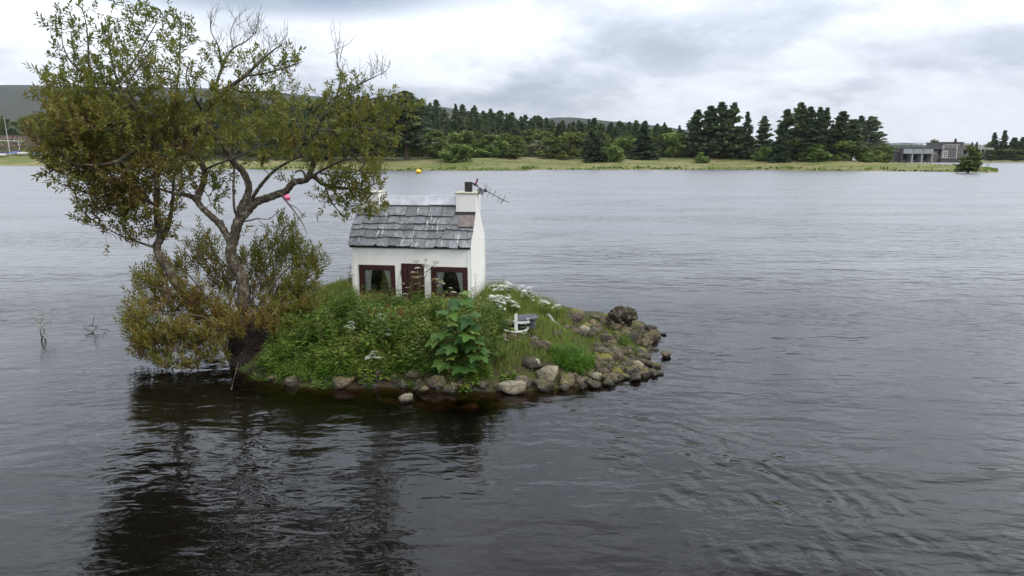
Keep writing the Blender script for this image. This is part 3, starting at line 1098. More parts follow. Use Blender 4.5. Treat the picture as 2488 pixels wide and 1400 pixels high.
    b = make_slate(HW - 0.325, HW + 0.015, rows[2] + 0.08, rows[4] + 0.06, 0.06, brown_slate, 'slate', Ro)
    b['label'] = 'large brown slate at the right edge below the chimney'
    # lead ridge in two sheets
    for (u0, u1, lift) in ((-0.02, 1.62, 0.0), (1.58, HW - 0.02, 0.012)):
        g = MB()
        prof = []
        for i in range(13):
            t = (i / 12 - 0.5) * 0.42
            prof.append((HD / 2 + t, RIDGE + 0.105 + lift - max(0, abs(t) - 0.025) * 1.06))
        prof2 = [(p[0], p[1] - 0.013) for p in reversed(prof)]
        g.prism(prof + prof2, u0, u1, 'x')
        g.obj('ridge_flashing', lead, Ro)
    # chimneys
    for k in range(2):
        u0, u1 = chim if k else (0.03, 0.45)
        c = MB()
        top = 3.165 - HZ
        c.prism([(HD / 2 - 0.27, RIDGE - 0.235), (HD / 2 - 0.27, top), (HD / 2 + 0.27, top), (HD / 2 + 0.27, RIDGE - 0.3), (HD / 2, RIDGE - 0.05)], u0, u1 + (0.04 if k else 0), 'x')
        co = c.obj('chimney', white, H, bevel=0.006)
        c = MB()
        c.box(u0 - 0.022, u1 + (0.06 if k else 0.02), HD / 2 - 0.292, HD / 2 + 0.292, top + 0.001, top + 0.035)
        c.obj('chimney_cap', capm, co, bevel=0.008)
        if k:
            c = MB()
            uc = (u0 + u1) / 2 + 0.03
            prof = [(0.088, 0.0), (0.088, 0.19), (0.092, 0.195), (0.092, 0.215), (0.07, 0.215), (0.07, 0.03)]
            n = 20
            V = [(uc + r * math.cos(i * 2 * math.pi / n), HD / 2 + r * math.sin(i * 2 * math.pi / n), top + 0.036 + z) for r, z in prof for i in range(n)]
            F = [(j * n + i, j * n + (i + 1) % n, (j + 1) * n + (i + 1) % n, (j + 1) * n + i) for j in range(len(prof) - 1) for i in range(n)]
            c.poly(V, F)
            c.obj('chimney_pot', black, co, smooth=False)
    return H


HOUSE = build_house()


# television aerial hanging from the right chimney
def build_aerial():
    metal = simple_mat('weathered_metal', (0.045, 0.042, 0.045), (0.10, 0.095, 0.095), 30, 0.5, 0.2, 0.01, 0.6)
    redm = simple_mat('red_tape', (0.16, 0.012, 0.018), (0.24, 0.02, 0.025), 20, 0.5)
    white = simple_mat('white_cap', (0.7, 0.7, 0.7), (0.8, 0.8, 0.8), 10, 0.5)
    Y0 = 15.35
    P = lambda x, y, dy=0.0: at_y(1120 + x / 14.0, 420 + y / 14.0, Y0 + dy)
    base = P(600, 730)
    E = empty('television_aerial', tuple(base), 0, 'bent rusty television aerial drooping from the right chimney', 'aerial')
    inv = np.array(base)
    A = lambda *a, **k: P(*a, **k) - inv

    def part(name, tubes, mat, n=6):
        return obj(name, tubes_mesh(name, tubes, mat, n), E)
    part('boom', [([A(400, 375, dy=-0.05), A(640, 520), A(830, 600), A(1110, 750), A(1280, 845), A(1440, 930), A(1620, 1010)], 0.0085)], metal)
    part('red_stub', [([A(490, 390), A(535, 290), A(570, 215)], 0.019)], redm, 8)
    part('stub_tip', [([A(568, 220), A(575, 203)], 0.016)], metal, 8)
    part('clamp', [([A(410, 370, dy=-0.08), A(560, 440, dy=0.06)], 0.022), ([A(455, 440), A(520, 350)], 0.02), ([A(600, 740), A(660, 600), A(640, 520)], 0.014)], metal, 6)
    part('dipole_box', [([A(775, 595), A(885, 610)], 0.036)], metal, 8)
    loop = [A(800, 500), A(815, 410), A(885, 420), A(865, 520), A(800, 500)]
    part('folded_dipole', [(loop, 0.006), ([A(835, 560), A(830, 510)], 0.006)], metal)
    rods = []
    for (x, y, lx, hx, d) in ((970, 665, (890, 830), (990, 520), 0.05), (1110, 750, (1085, 840), (1200, 590), -0.06), (1280, 845, (1245, 1010), (1310, 760), 0.07),
                              (1440, 930, (1335, 1070), (1525, 760), -0.05), (1400, 980, (1340, 900), (1430, 1010), 0.02)):
        rods.append(([A(*lx, dy=-d), A(x, y), A(*hx, dy=d)], 0.0055))
    for rd in rods:
        part('element_rod', [rd], metal, 5)
    # wire mesh reflector
    wires = []
    c = [A(540, 600, dy=-0.1), A(650, 500, dy=0.1), A(780, 640, dy=0.1), A(730, 775, dy=-0.1)]
    for i in range(7):
        t = i / 6
        wires.append(([c[0] * (1 - t) + c[3] * t, c[1] * (1 - t) + c[2] * t], 0.0065))
        if i < 5:
            s = i / 4
            wires.append(([c[0] * (1 - s) + c[1] * s, c[3] * (1 - s) + c[2] * s], 0.0065))
    part('mesh_reflector', wires, metal, 5)
    part('end_cap', [([A(1640, 890), A(1650, 945)], 0.009)], white, 6)


build_aerial()

# ------------------------------------------------------------------ stones
def rock_meshes(mat, n, seed, flat=0.7):
    out = []
    for k in range(n):
        bm = bmesh.new()
        bmesh.ops.create_icosphere(bm, subdivisions=3, radius=0.5)
        r = random.Random(seed + k)
        planes = []
        for _ in range(13):
            v = Vector((r.gauss(0, 1), r.gauss(0, 1), r.gauss(0, 1))).normalized()
            planes.append((v, r.uniform(0.27, 0.46)))
        off = Vector((r.random() * 50, r.random() * 50, r.random() * 50))
        for v in bm.verts:
            p = v.co.copy()
            for nn, dd in planes:
                e = p.dot(nn) - dd
                if e > 0:
                    p -= nn * e * 0.93
            p += p.normalized() * (0.07 * mnoise.noise(p * 2.2 + off) + 0.03 * mnoise.noise(p * 6 + off) + 0.012 * mnoise.noise(p * 15 + off))
            v.co = p
        # scale to a unit box
        for ax in range(3):
            lo, hi = min(v.co[ax] for v in bm.verts), max(v.co[ax] for v in bm.verts)
            for v in bm.verts:
                v.co[ax] = (v.co[ax] - (lo + hi) / 2) / (hi - lo)
        me = bpy.data.meshes.new('rock')
        bm.to_mesh(me)
        bm.free()
        for p in me.polygons:
            p.use_smooth = True
        me.materials.append(mat)
        out.append(me)
    return out


ROCKS = {k: rock_meshes(M[k], 6, 100 + 17 * i) for i, k in enumerate(('rock_pale', 'rock', 'rock_dark', 'rock_moss', 'rock_wet'))}
_rr = random.Random(5)
PLACED = []


def rock(name, cx, cy, w, h, kind, label, cat='stone', group=None, sink=0.22):
    """a stone whose outline fills a w x h box of photograph pixels, set on the ground there"""
    p = on_isle(cx, cy + h * 0.38)
    dep = cam_depth(p)
    W = w * dep / FOCAL
    Hh = max(0.5 * W, 0.86 * h * dep / FOCAL)
    if h < 0.45 * w:
        Hh = max(0.3 * W, h * dep / FOCAL * 0.8)
    o = bpy.data.objects.new(name, ROCKS[kind][_rr.randrange(6)])
    sc = (W, W * _rr.uniform(0.72, 0.98), Hh / (1 - sink * 0.6))
    o.scale = sc
    o.rotation_euler = (_rr.uniform(-0.25, 0.25), _rr.uniform(-0.25, 0.25), _rr.choice((0, math.pi)) + _rr.uniform(-0.35, 0.35))
    o.location = (p[0], p[1] + 0.15 * W, p[2] + sc[2] * (0.5 - sink))
    link(o)
    PLACED.append((p[0], p[1] + 0.15 * W, W * 0.5))
    return tag(o, label, cat, group)


BIG = [
    (1246, 944, 66, 33, 'rock_pale', 'large smooth pale boulder at the waterline right of the greenery', 'boulder'),
    (1273, 926, 54, 33, 'rock_moss', 'boulder with yellow moss cap just behind the large smooth pale one', 'boulder'),
    (1333, 907, 54, 46, 'rock_pale', 'big pale cracked boulder, highest of the waterline group', 'boulder'),
    (1377, 926, 42, 36, 'rock', 'brown rounded boulder right of the big pale cracked one', 'boulder'),
    (1318, 938, 56, 27, 'rock_dark', 'dark boulder with lichen patches below the big pale cracked one', 'boulder'),
    (1370, 940, 26, 20, 'rock', 'lichen speckled stone at the waterline below the brown rounded boulder', 'stone'),
    (1412, 925, 30, 18, 'rock', 'low grey brown stone left of the yellow ochre rock', 'stone'),
    (1416, 937, 20, 17, 'rock_dark', 'small dark stone at the waterline under the low grey brown stone', 'stone'),
    (1447, 914, 34, 27, 'rock_pale', 'pale yellow ochre angular rock near the water', 'stone'),
    (1444, 935, 34, 17, 'rock_dark', 'dark wet stone below the pale yellow ochre rock', 'stone'),
    (1480, 917, 42, 26, 'rock', 'striped brown stone right of the pale yellow ochre rock', 'stone'),
    (1508, 918, 18, 15, 'rock_dark', 'small wet stone between striped stone and outermost front stone', 'stone'),
    (1543, 917, 28, 23, 'rock_dark', 'dark angular stone standing out in the water at the front corner', 'stone'),
    (1504, 896, 26, 22, 'rock', 'pointed brown stone above the striped brown stone', 'stone'),
    (1530, 898, 28, 16, 'rock_dark', 'dark low stone right of the pointed brown stone', 'stone'),
    (1550, 886, 34, 24, 'rock_pale', 'stone with a flat pale cream top on the rocky point', 'stone'),
    (1560, 897, 30, 18, 'rock_dark', 'dark rounded stone under the flat cream topped stone', 'stone'),
    (1577, 884, 20, 22, 'rock_dark', 'knobbly dark stone right of the flat cream topped stone', 'stone'),
    (1597, 891, 26, 20, 'rock', 'brown stone at the outer edge of the point', 'stone'),
    (1599, 905, 32, 12, 'rock_dark', 'flat speckled stone awash in front of the outer edge', 'stone'),
    (1618, 861, 32, 19, 'rock', 'lone rounded stone in the water off the point', 'stone'),
    (1472, 869, 38, 22, 'rock_moss', 'round stone covered in bright yellow green moss', 'stone'),
    (1466, 855, 44, 22, 'rock_moss', 'mossy stone directly behind the bright yellow green one', 'stone'),
    (1474, 821, 30, 27, 'rock_dark', 'dark round boulder in the middle of the point', 'boulder'),
    (1545, 822, 32, 34, 'rock_dark', 'largest dark boulder at the right of the point', 'boulder'),
    (1562, 833, 36, 26, 'rock', 'grey brown leaning slab in front of the largest dark boulder', 'boulder'),
    (1573, 821, 34, 30, 'rock', 'long brown boulder sloping to the water right of the dark boulder', 'boulder'),
    (1589, 815, 30, 34, 'rock', 'tall striped boulder at the water edge of the point', 'boulder'),
    (1591, 796, 12, 10, 'rock_dark', 'tiny dark peak of stone beyond the tall striped boulder', 'stone'),
    (1576, 802, 14, 6, 'rock_dark', 'thin dark sliver of stone lying in the water beyond the point', 'stone'),
    (1611, 811, 18, 8, 'rock_dark', 'flat black stone barely above the water off the point', 'stone'),
    (1499, 794, 32, 27, 'rock', 'rounded brown boulder in front of the weathered stump', 'boulder'),
    (1446, 807, 30, 22, 'rock', 'brown stone left of the rounded boulder and behind the dark one', 'stone'),
    (1543, 786, 28, 14, 'rock_moss', 'low mossy stone right of the weathered stump', 'stone'),
    (1545, 797, 46, 22, 'rock_moss', 'broad stone with olive moss below the weathered stump', 'stone'),
    (1303, 839, 36, 30, 'rock', 'left one of two round stones below the white ornament', 'stone'),
    (1326, 842, 32, 38, 'rock', 'right one of two round stones below the white ornament', 'stone'),
    (1421, 801, 34, 24, 'rock_pale', 'pale lichen stone among grass left of the point', 'stone'),
    (1403, 760, 36, 26, 'rock_moss', 'dark mossy stone on the far edge behind the white flowers', 'stone'),
    (1446, 770, 30, 18, 'rock_moss', 'mossy stone on the far edge left of the stump', 'stone'),
    (1472, 772, 28, 24, 'rock_moss', 'mossy rounded stone against the left side of the stump', 'stone'),
    (1314, 751, 26, 12, 'rock_dark', 'small brown slab half hidden by the white flowers', 'stone'),
    (1244, 821, 24, 24, 'rock', 'grey brown stone propping the white ornament', 'stone'),
    (1224, 818, 22, 16, 'rock_pale', 'low pale stone left of the stone propping the white ornament', 'stone'),
    (1233, 784, 28, 20, 'rock_pale', 'pale rounded stone left of the loose slates', 'stone'),
    (1381, 773, 24, 18, 'rock', 'brown stone in grass right of the driftwood', 'stone'),
    (1376, 797, 30, 22, 'rock', 'flat brown stone below the driftwood', 'stone'),
    (1352, 812, 34, 16, 'rock_dark', 'dark ledge of stone left of the bright green clump', 'stone'),
    (1290, 885, 60, 30, 'rock_dark', 'dark mossy boulder under the white bone shaped driftwood', 'boulder'),
    (664, 918, 28, 22, 'rock', 'leftmost stone at the waterline under the green bank', 'stone'),
    (709, 925, 36, 32, 'rock', 'ochre brown stone at the waterline, second from the left', 'stone'),
    (834, 928, 58, 36, 'rock', 'large round boulder with yellow lichen below the green bank', 'boulder'),
    (917, 907, 30, 30, 'rock', 'squarish reddish stone with white spots in the green bank', 'stone'),
    (1004, 910, 50, 32, 'rock_dark', 'smooth dark brown boulder under hanging leaves', 'boulder'),
    (1064, 926, 54, 36, 'rock_dark', 'dark lichen covered boulder below the sycamore sapling', 'boulder'),
    (1095, 944, 38, 22, 'rock_dark', 'dark pointed stone in the water right of the lichen covered boulder', 'stone'),
    (1029, 946, 24, 18, 'rock', 'small greyish stone in shallow water below the dark brown boulder', 'stone'),
    (986, 968, 34, 27, 'rock_pale', 'single pale pointed stone standing in the water in front of the island', 'stone'),
    (885, 915, 28, 16, 'rock_dark', 'low dark stone between the round and squarish ones', 'stone'),
    (1120, 920, 30, 22, 'rock_dark', 'dark stone below the lowest sycamore leaves', 'stone'),
    (1172, 935, 34, 20, 'rock_dark', 'dark stone left of the large smooth pale boulder', 'stone'),
    (1455, 840, 26, 18, 'rock_dark', 'dark stone at the right foot of the bright green clump', 'stone'),
    (1500, 862, 30, 24, 'rock', 'brown stone right of the bright yellow green one', 'stone'),
    (1527, 858, 30, 20, 'rock', 'olive brown stone beside the small grass tuft on the point', 'stone'),
    (1560, 855, 34, 20, 'rock_moss', 'pale green stone under the outer grass tuft', 'stone'),
]
for (cx, cy, w, h, kind, lab, cat) in BIG:
    rock('boulder' if cat == 'boulder' else 'stone', cx, cy, w, h, kind, lab, cat)

# smaller stones that nothing tells apart
POINT_PX = [(1350, 905), (1440, 938), (1500, 925), (1590, 905), (1580, 850), (1605, 815), (1555, 780), (1440, 765), (1385, 768), (1385, 805), (1445, 830), (1440, 880), (1400, 905)]
FRONT_PX = [(650, 925), (900, 938), (1100, 950), (1230, 948), (1230, 925), (1100, 925), (900, 905), (680, 905)]


def rand_in(poly, r):
    xs, ys = [p[0] for p in poly], [p[1] for p in poly]
    A = np.array(poly, float)
    while True:
        q = (r.uniform(min(xs), max(xs)), r.uniform(min(ys), max(ys)))
        if poly_sd([q], A)[0] > 0:
            return q


r3 = random.Random(21)
for i in range(240):
    q = rand_in(POINT_PX, r3)
    s = r3.uniform(10, 22) if r3.random() < .6 else r3.uniform(22, 31)
    rock('stone', q[0], q[1], s, s * r3.uniform(0.5, 0.95), r3.choice(('rock', 'rock_dark', 'rock', 'rock_moss', 'rock_dark', 'rock_dark')),
         'small brown stone wedged among the bigger rocks of the stony point', 'stone', 'small stones of the stony point', 0.3)
for i in range(75):
    q = rand_in(FRONT_PX, r3)
    s = r3.uniform(10, 24)
    rock('stone', q[0], q[1], s, s * 0.7, r3.choice(('rock', 'rock_dark', 'rock_dark')),
         'small dark stone along the waterline under the green bank', 'stone', 'small stones below the green bank', 0.3)
# stones under the shallow water
r4 = random.Random(3)
for i in range(60):
    x = r4.uniform(940, 1400)
    y = r4.uniform(958, 1000) - 0.02 * max(0, x - 1200)
    p = on_z(x, y)
    o = bpy.data.objects.new('sunken_stone', ROCKS['rock_wet'][i % 6])
    W = r4.uniform(0.16, 0.42)
    gz = float(isle_h(p[0], p[1])[0])
    o.scale = (W * 1.25, W, W * 0.6)
    o.rotation_euler = (r4.uniform(-0.3, 0.3), r4.uniform(-0.3, 0.3), r4.random() * 6)
    o.location = (p[0], p[1], min(gz + W * 0.2, -0.06 - W * 0.3))
    link(o)
    tag(o, 'orange brown stone lying under the shallow water in front of the island', 'stone', 'stones under the shallow water')


# gnarled stump on the point
def build_stump():
    m = bark_mat('driftwood_bark', (0.020, 0.016, 0.011), (0.075, 0.06, 0.038), (0.24, 0.21, 0.15))
    base = on_isle(1500, 800)
    k = cam_depth(base) / FOCAL
    P = lambda x, y, d=0.0: np.array(((x - 1500) * k, d, (800 - y) * k))
    bm = bmesh.new()
    lumps = [(1500, 764, 21, 15, 0.0), (1523, 764, 21, 15, 0.05), (1490, 780, 14, 18, 0.02), (1535, 768, 13, 10, 0.0), (1508, 755, 17, 10, 0.06),
             (1484, 794, 11, 15, -0.05), (1527, 788, 9, 18, 0.08)]
    for j, (x, y, rx, ry, d) in enumerate(lumps):
        res = bmesh.ops.create_icosphere(bm, subdivisions=4, radius=1.0)
        c = P(x, y, d)
        for v in res['verts']:
            q = v.co.copy()
            f = 1 + 0.34 * mnoise.noise(q * 1.8 + Vector((j * 3.1, 0, 0))) + 0.34 * mnoise.noise(Vector((q.x * 5, q.y * 5, q.z * 2)) + Vector((0, j, 0))) + 0.16 * mnoise.noise(q * 12) + 0.08 * mnoise.noise(q * 26)
            v.co = Vector((c[0] + q.x * rx * k * f, c[1] + q.y * rx * k * 0.9 * f, c[2] + q.z * ry * k * f))
    me = bpy.data.meshes.new('stump')
    bm.to_mesh(me)
    bm.free()
    for p in me.polygons:
        p.use_smooth = True
    me.materials.append(m)
    o = obj('tree_stump', me, None, tuple(base))
    tag(o, 'gnarled weathered tree stump standing on the far end of the rocky point', 'stump')
    tb = []
    for (a, b, c, rr) in (((1495, 760), (1500, 748), (1507, 743), 5), ((1500, 752), (1503, 746), (1504, 741), 4), ((1533, 764), (1543, 765), (1546, 772), 4), ((1530, 772), (1541, 775), (1545, 777), 4),
                          ((1490, 780), (1483, 792), (1477, 800), 6), ((1496, 757), (1490, 752), (1489, 748), 3)):
        tb.append(([P(*a), P(*b, d=-0.03), P(*c, d=-0.02)], np.array((rr, rr * 0.7, rr * 0.25)) * k))
    obj('root_stub', tubes_mesh('root_stub', tb, m, 7), o)


build_stump()


def isle_empty(name, px, py, label, cat, group=None, rz=0):
    p = on_isle(px, py)
    return empty(name, tuple(p), rz, label, cat, group), p


# pile of loose slates and the white ornament in front of it
def build_ornament():
    slate = simple_mat('loose_slate', (0.032, 0.034, 0.038), (0.085, 0.087, 0.092), 9, 0.6, 0.6, 0.01)
    white = simple_mat('old_white_paint', (0.66, 0.65, 0.60), (0.78, 0.77, 0.73), 14, 0.6, 0.3)
    p0 = on_isle(1256, 806)
    k = cam_depth(p0) / FOCAL
    P = lambda x, y, d=0.0: np.array(((x - 1256) * k, d, (806 - y) * k))
    PLACED.append((p0[0], p0[1] + 0.02, 0.42))
    PLACED.append((p0[0] + 0.25, p0[1] - 0.15, 0.36))
    p0 = p0 + np.array((0, 0, 0.03))
    E = empty('white_ornament', tuple(p0), 0, 'white painted anchor shaped ornament leaning on the loose slates', 'ornament')
    b = MB()
    prof = [(1250, 808), (1250, 768), (1252, 764.5), (1254.5, 764), (1257, 767), (1258.5, 808)]
    pts = [P(*q, d=0.0) for q in prof] + [P(*q, d=0.03) for q in prof]
    n = len(prof)
    b.poly(pts, [tuple(range(n)), tuple(range(2 * n - 1, n - 1, -1))] + [(i, n + i, n + (i + 1) % n, (i + 1) % n) for i in range(n)])
    b.obj('upright', white, E)
    arc = [(1224, 803), (1229, 806), (1238, 808.5), (1250, 809.5), (1264, 809), (1275, 806), (1281, 802), (1283, 797)]
    obj('curved_arm', tubes_mesh('curved_arm', [([P(*q, d=-0.05) for q in arc], 2.6 * k)], white, 8), E)
    arc2 = [(1240, 813), (1256, 815.5), (1270, 813.5), (1281, 807)]
    obj('curved_arm', tubes_mesh('curved_arm', [([P(*q, d=-0.01) for q in arc2], 1.6 * k)], white, 8), E)
    b = MB()
    c = [P(1246, 784, 0.05), P(1266, 783, 0.06), P(1286, 780, 0.08), P(1288, 790, 0.08), P(1268, 792, 0.06), P(1247, 790, 0.05)]
    pts = c + [q + np.array((0, 0.03, 0)) for q in c]
    b.poly(pts, [tuple(range(6)), tuple(range(11, 5, -1))] + [(i, 6 + i, 6 + (i + 1) % 6, (i + 1) % 6) for i in range(6)])
    b.obj('crossbar', white, E)
    # slates: centre px, width px, depth m, tilt, label
    rs = random.Random(4)
    for (x, y, w, dep, rz, ti, lab) in ((1278, 777, 62, 0.36, 0.05, 0.10, 'topmost big loose slate with white droppings on the slate pile'),
                                        (1270, 788, 64, 0.34, -0.1, 0.02, 'second loose slate directly under the topmost one'),
                                        (1282, 794, 40, 0.30, 0.15, 0.0, 'third loose slate, showing its right edge in the pile'),
                                        (1280, 799, 44, 0.30, -0.08, 0.0, 'fourth loose slate near the foot of the pile'),
                                        (1228, 800, 42, 0.30, 0.35, -0.32, 'loose slate sliding off the left of the pile')):
        q = on_isle(1256, 806)
        zc = q[2] + (806 - y) * k * 0.97
        yc = q[1] + 0.24
        w2 = w * k / 2
        prof = [(-w2, -dep * 0.25), (-w2 * 0.7, -dep / 2), (0.1 * w2, -dep * 0.53), (w2 * 0.8, -dep * 0.4), (w2, 0), (w2 * 0.75, dep / 2), (-w2 * 0.5, dep * 0.5)]
        prof = [(a + rs.uniform(-0.01, 0.01), c + rs.uniform(-0.01, 0.01)) for a, c in prof]
        b = MB()
        b.prism(prof, 0, 0.016, 'z')
        o = obj('loose_slate', b.mesh('loose_slate', slate, bevel=0.002), None, ((x - 1244) * cam_depth((0, yc, zc)) / FOCAL, yc, zc))
        o.rotation_euler = (0.10 + rs.uniform(-.06, .1), ti * -1.0 + rs.uniform(-.05, .05), rz)
        tag(o, lab, 'slate')


build_ornament()


def px_tube(name, pts, rpx, Y, mat, n=6, dys=None, parent=None, base=None):
    base = np.zeros(3) if base is None else np.asarray(base)
    dys = dys or [0] * len(pts)
    w = [at_y(x, y, Y + d) - base for (x, y), d in zip(pts, dys)]
    r = np.array(rpx) * (Y / FOCAL)
    return tubes_mesh(name, [(w, r)], mat, n)


def driftwood(name, pieces, anchor, label, mat, cat='driftwood'):
    p = on_isle(*anchor)
    tb = []
    for pts, r in pieces:
        w = [at_y(x, y, p[1]) - p for (x, y) in pts]
        tb.append((w, np.array(r) * cam_depth(p) / FOCAL))
    o = obj(name, tubes_mesh(name, tb, mat, 7), None, tuple(p))
    return tag(o, label, cat)


PALEWOOD = simple_mat('pale_driftwood', (0.26, 0.24, 0.20), (0.5, 0.48, 0.42), 18, 0.85, 0.5)
GREYWOOD = simple_mat('grey_driftwood', (0.10, 0.09, 0.075), (0.24, 0.22, 0.19), 18, 0.85, 0.5)
driftwood('driftwood', [([(1332, 763), (1337, 771), (1341, 778), (1352, 787), (1363, 794)], (3.2, 4.2, 4.5, 3.5, 1.5)), ([(1337, 771), (1330, 767), (1327, 764)], (2, 1.6, 1))],
          (1358, 796), 'bleached crooked driftwood branch lying on the grass below the white flowers', PALEWOOD)
driftwood('driftwood', [([(1297, 874), (1294, 884), (1289, 895), (1284, 899)], (2.5, 3.2, 2.8, 4)), ([(1289, 895), (1293, 899)], (2.6, 3.2)), ([(1302, 873), (1307, 876), (1310, 888)], (3, 3.6, 2))],
          (1292, 900), 'white bone shaped piece of driftwood on the boulders at the water', PALEWOOD)


# dead branches that stick out of the lake on the left
def dead_branch(name, base_px, pieces, label, mat):
    b = on_z(*base_px)
    k = cam_depth(b) / FOCAL
    tb = []
    for pts, r in pieces:
        n = len(pts)
        tb.append(([np.array(((x - base_px[0]) * k, 0.12 * math.sin(i * 1.7 + x), (base_px[1] - y) * k * 1.02)) for i, (x, y) in enumerate(pts)], np.linspace(r[0], r[1], n) * k))
    o = obj(name, tubes_mesh(name, tb, mat, 6), None, tuple(b))
    return tag(o, label, 'branch')


G = lambda X, Y: (X / 6.365, 680 + Y / 6.365)
dead_branch('dead_branch', G(650, 885), [([G(648, 930), G(650, 860), G(690, 740), G(712, 690)], (2.4, 1.3)), ([G(655, 850), G(672, 765), G(655, 715), G(625, 670), G(622, 600), G(625, 540), G(590, 480), G(562, 440)], (2.3, 0.6)),
            ([G(712, 690), G(760, 655), G(820, 650), G(830, 630)], (1.3, 0.5)), ([G(640, 680), G(690, 620), G(720, 580), G(780, 525), G(850, 450)], (1.3, 0.5)), ([G(690, 625), G(640, 580)], (1, 0.4)),
            ([G(725, 575), G(700, 530), G(725, 515)], (0.8, 0.4)), ([G(625, 530), G(600, 535)], (.7, .3))], 'bleached forked dead branch standing upright out of the lake', PALEWOOD)
dead_branch('dead_branch', G(1480, 810), [([G(1285, 735), G(1330, 745), G(1400, 780), G(1470, 810), G(1500, 850)], (2.4, 1.2)), ([G(1330, 740), G(1400, 715), G(1480, 705), G(1560, 745), G(1640, 790), G(1710, 828)], (1.5, 0.6)),
            ([G(1465, 800), G(1475, 740), G(1490, 690), G(1520, 590), G(1545, 548)], (1.4, 0.7)), ([G(1615, 780), G(1620, 830)], (.9, .7)), ([G(1590, 825), G(1650, 820), G(1705, 825)], (1, .7))],
            'low dark dead branch half sunk in the lake', GREYWOOD)


# mooring lines
def rope(name, pts, r, label, col, z=None):
    m = simple_mat(name + '_fibre', col, [min(1, c * 1.6) for c in col], 60, 0.8, 0.4)
    w = []
    for (x, y, Y) in pts:
        w.append(at_y(x, y, Y) if Y else on_z(x, y, 0.0))
    W = np.array(w)
    t = np.linspace(0, 1, len(W))
    ts = np.linspace(0, 1, len(W) * 5)
    W = np.stack([np.interp(ts, t, W[:, i]) for i in range(3)], 1)
    b = W[0].copy()
    o = obj(name, tubes_mesh(name, [(W - b, r)], m, 6), None, tuple(b))
    return tag(o, label, 'rope')


rope('mooring_rope', [(588, 888, 12.7), (605, 889, 12.6), (625, 889, 12.5), (637, 887, 12.4), (648, 878, 12.4), (654, 877, 12.4)], 0.013, 'teal green rope slung along the dark bank under the willow', (0.03, 0.24, 0.17))
rope('mooring_line', [(590, 850, 12.9), (577, 888, 12.5), (570, 915, 12.1), (562, 948, None)], 0.0045, 'thin grey line running from the willow down into the water', (0.15, 0.15, 0.145))
rope('thin_line', [(238, 801, 14.6), (275, 813, 14.5), (315, 822, 14.45), (380, 840, 14.3)], 0.004, 'thin pale line stretched from the sunken branch to the bush', (0.35, 0.36, 0.34))

# ------------------------------------------------------------------ willow tree
def smooth_path(pts, k=4):
    pts = np.asarray(pts, float)
    n = len(pts)
    if n < 3:
        return np.concatenate([pts[:1] + (pts[1:] - pts[:1]) * t for t in np.linspace(0, 1, k + 1)[:, None]]).reshape(-1, 3)
    out = []
    for i in range(n - 1):
        p0, p1, p2, p3 = pts[max(i - 1, 0)], pts[i], pts[i + 1], pts[min(i + 2, n - 1)]
        for j in range(k):
            t = j / k
            out.append(0.5 * ((2 * p1) + (-p0 + p2) * t + (2 * p0 - 5 * p1 + 4 * p2 - p3) * t * t + (-p0 + 3 * p1 - 3 * p2 + p3) * t ** 3))
    out.append(pts[-1])
    return np.array(out)


def grow(attr, skel, up=0.5):
    """connect attractor points to the nearest wood, closest first; returns (parent index per attractor, node array)"""
    skel = np.asarray(skel)
    d0 = np.array([np.min(np.sum((skel - a) ** 2, 1)) for a in attr])
    order = np.argsort(d0)
    nodes = np.empty((len(skel) + len(attr), 3))
    nodes[:len(skel)] = skel
    n = len(skel)
    par = np.full(len(skel) + len(attr), -1)
    for a in attr[order]:
        dd = nodes[:n] - a
        cost = np.sum(dd * dd, 1) * (1 + 0.6 * (dd[:, 2] > 0.05))
        par[n] = int(np.argmin(cost))
        nodes[n] = a
        n += 1
    return nodes, par, len(skel)


def twigs_and_shoots(nodes, par, ns, rng, r0=0.0032, rmax=0.03):
    n = len(nodes)
    cnt = np.ones(n)
    for i in range(n - 1, ns - 1, -1):
        cnt[par[i]] += cnt[i]
    tubes = []
    for i in range(ns, n):
        a, b = nodes[par[i]], nodes[i]
        L = np.linalg.norm(b - a)
        mid = (a + b) / 2 + rng.normal(0, 0.06, 3) * L + np.array((0, 0, -0.05 * L))
        ra = min(r0 * math.sqrt(cnt[i]) * 1.15, rmax)
        rb = min(r0 * math.sqrt(max(cnt[i] - 1, 1)) * 0.95, rmax)
        tubes.append(([a, mid, b], (ra, (ra + rb) / 2, rb)))
    return tubes, cnt


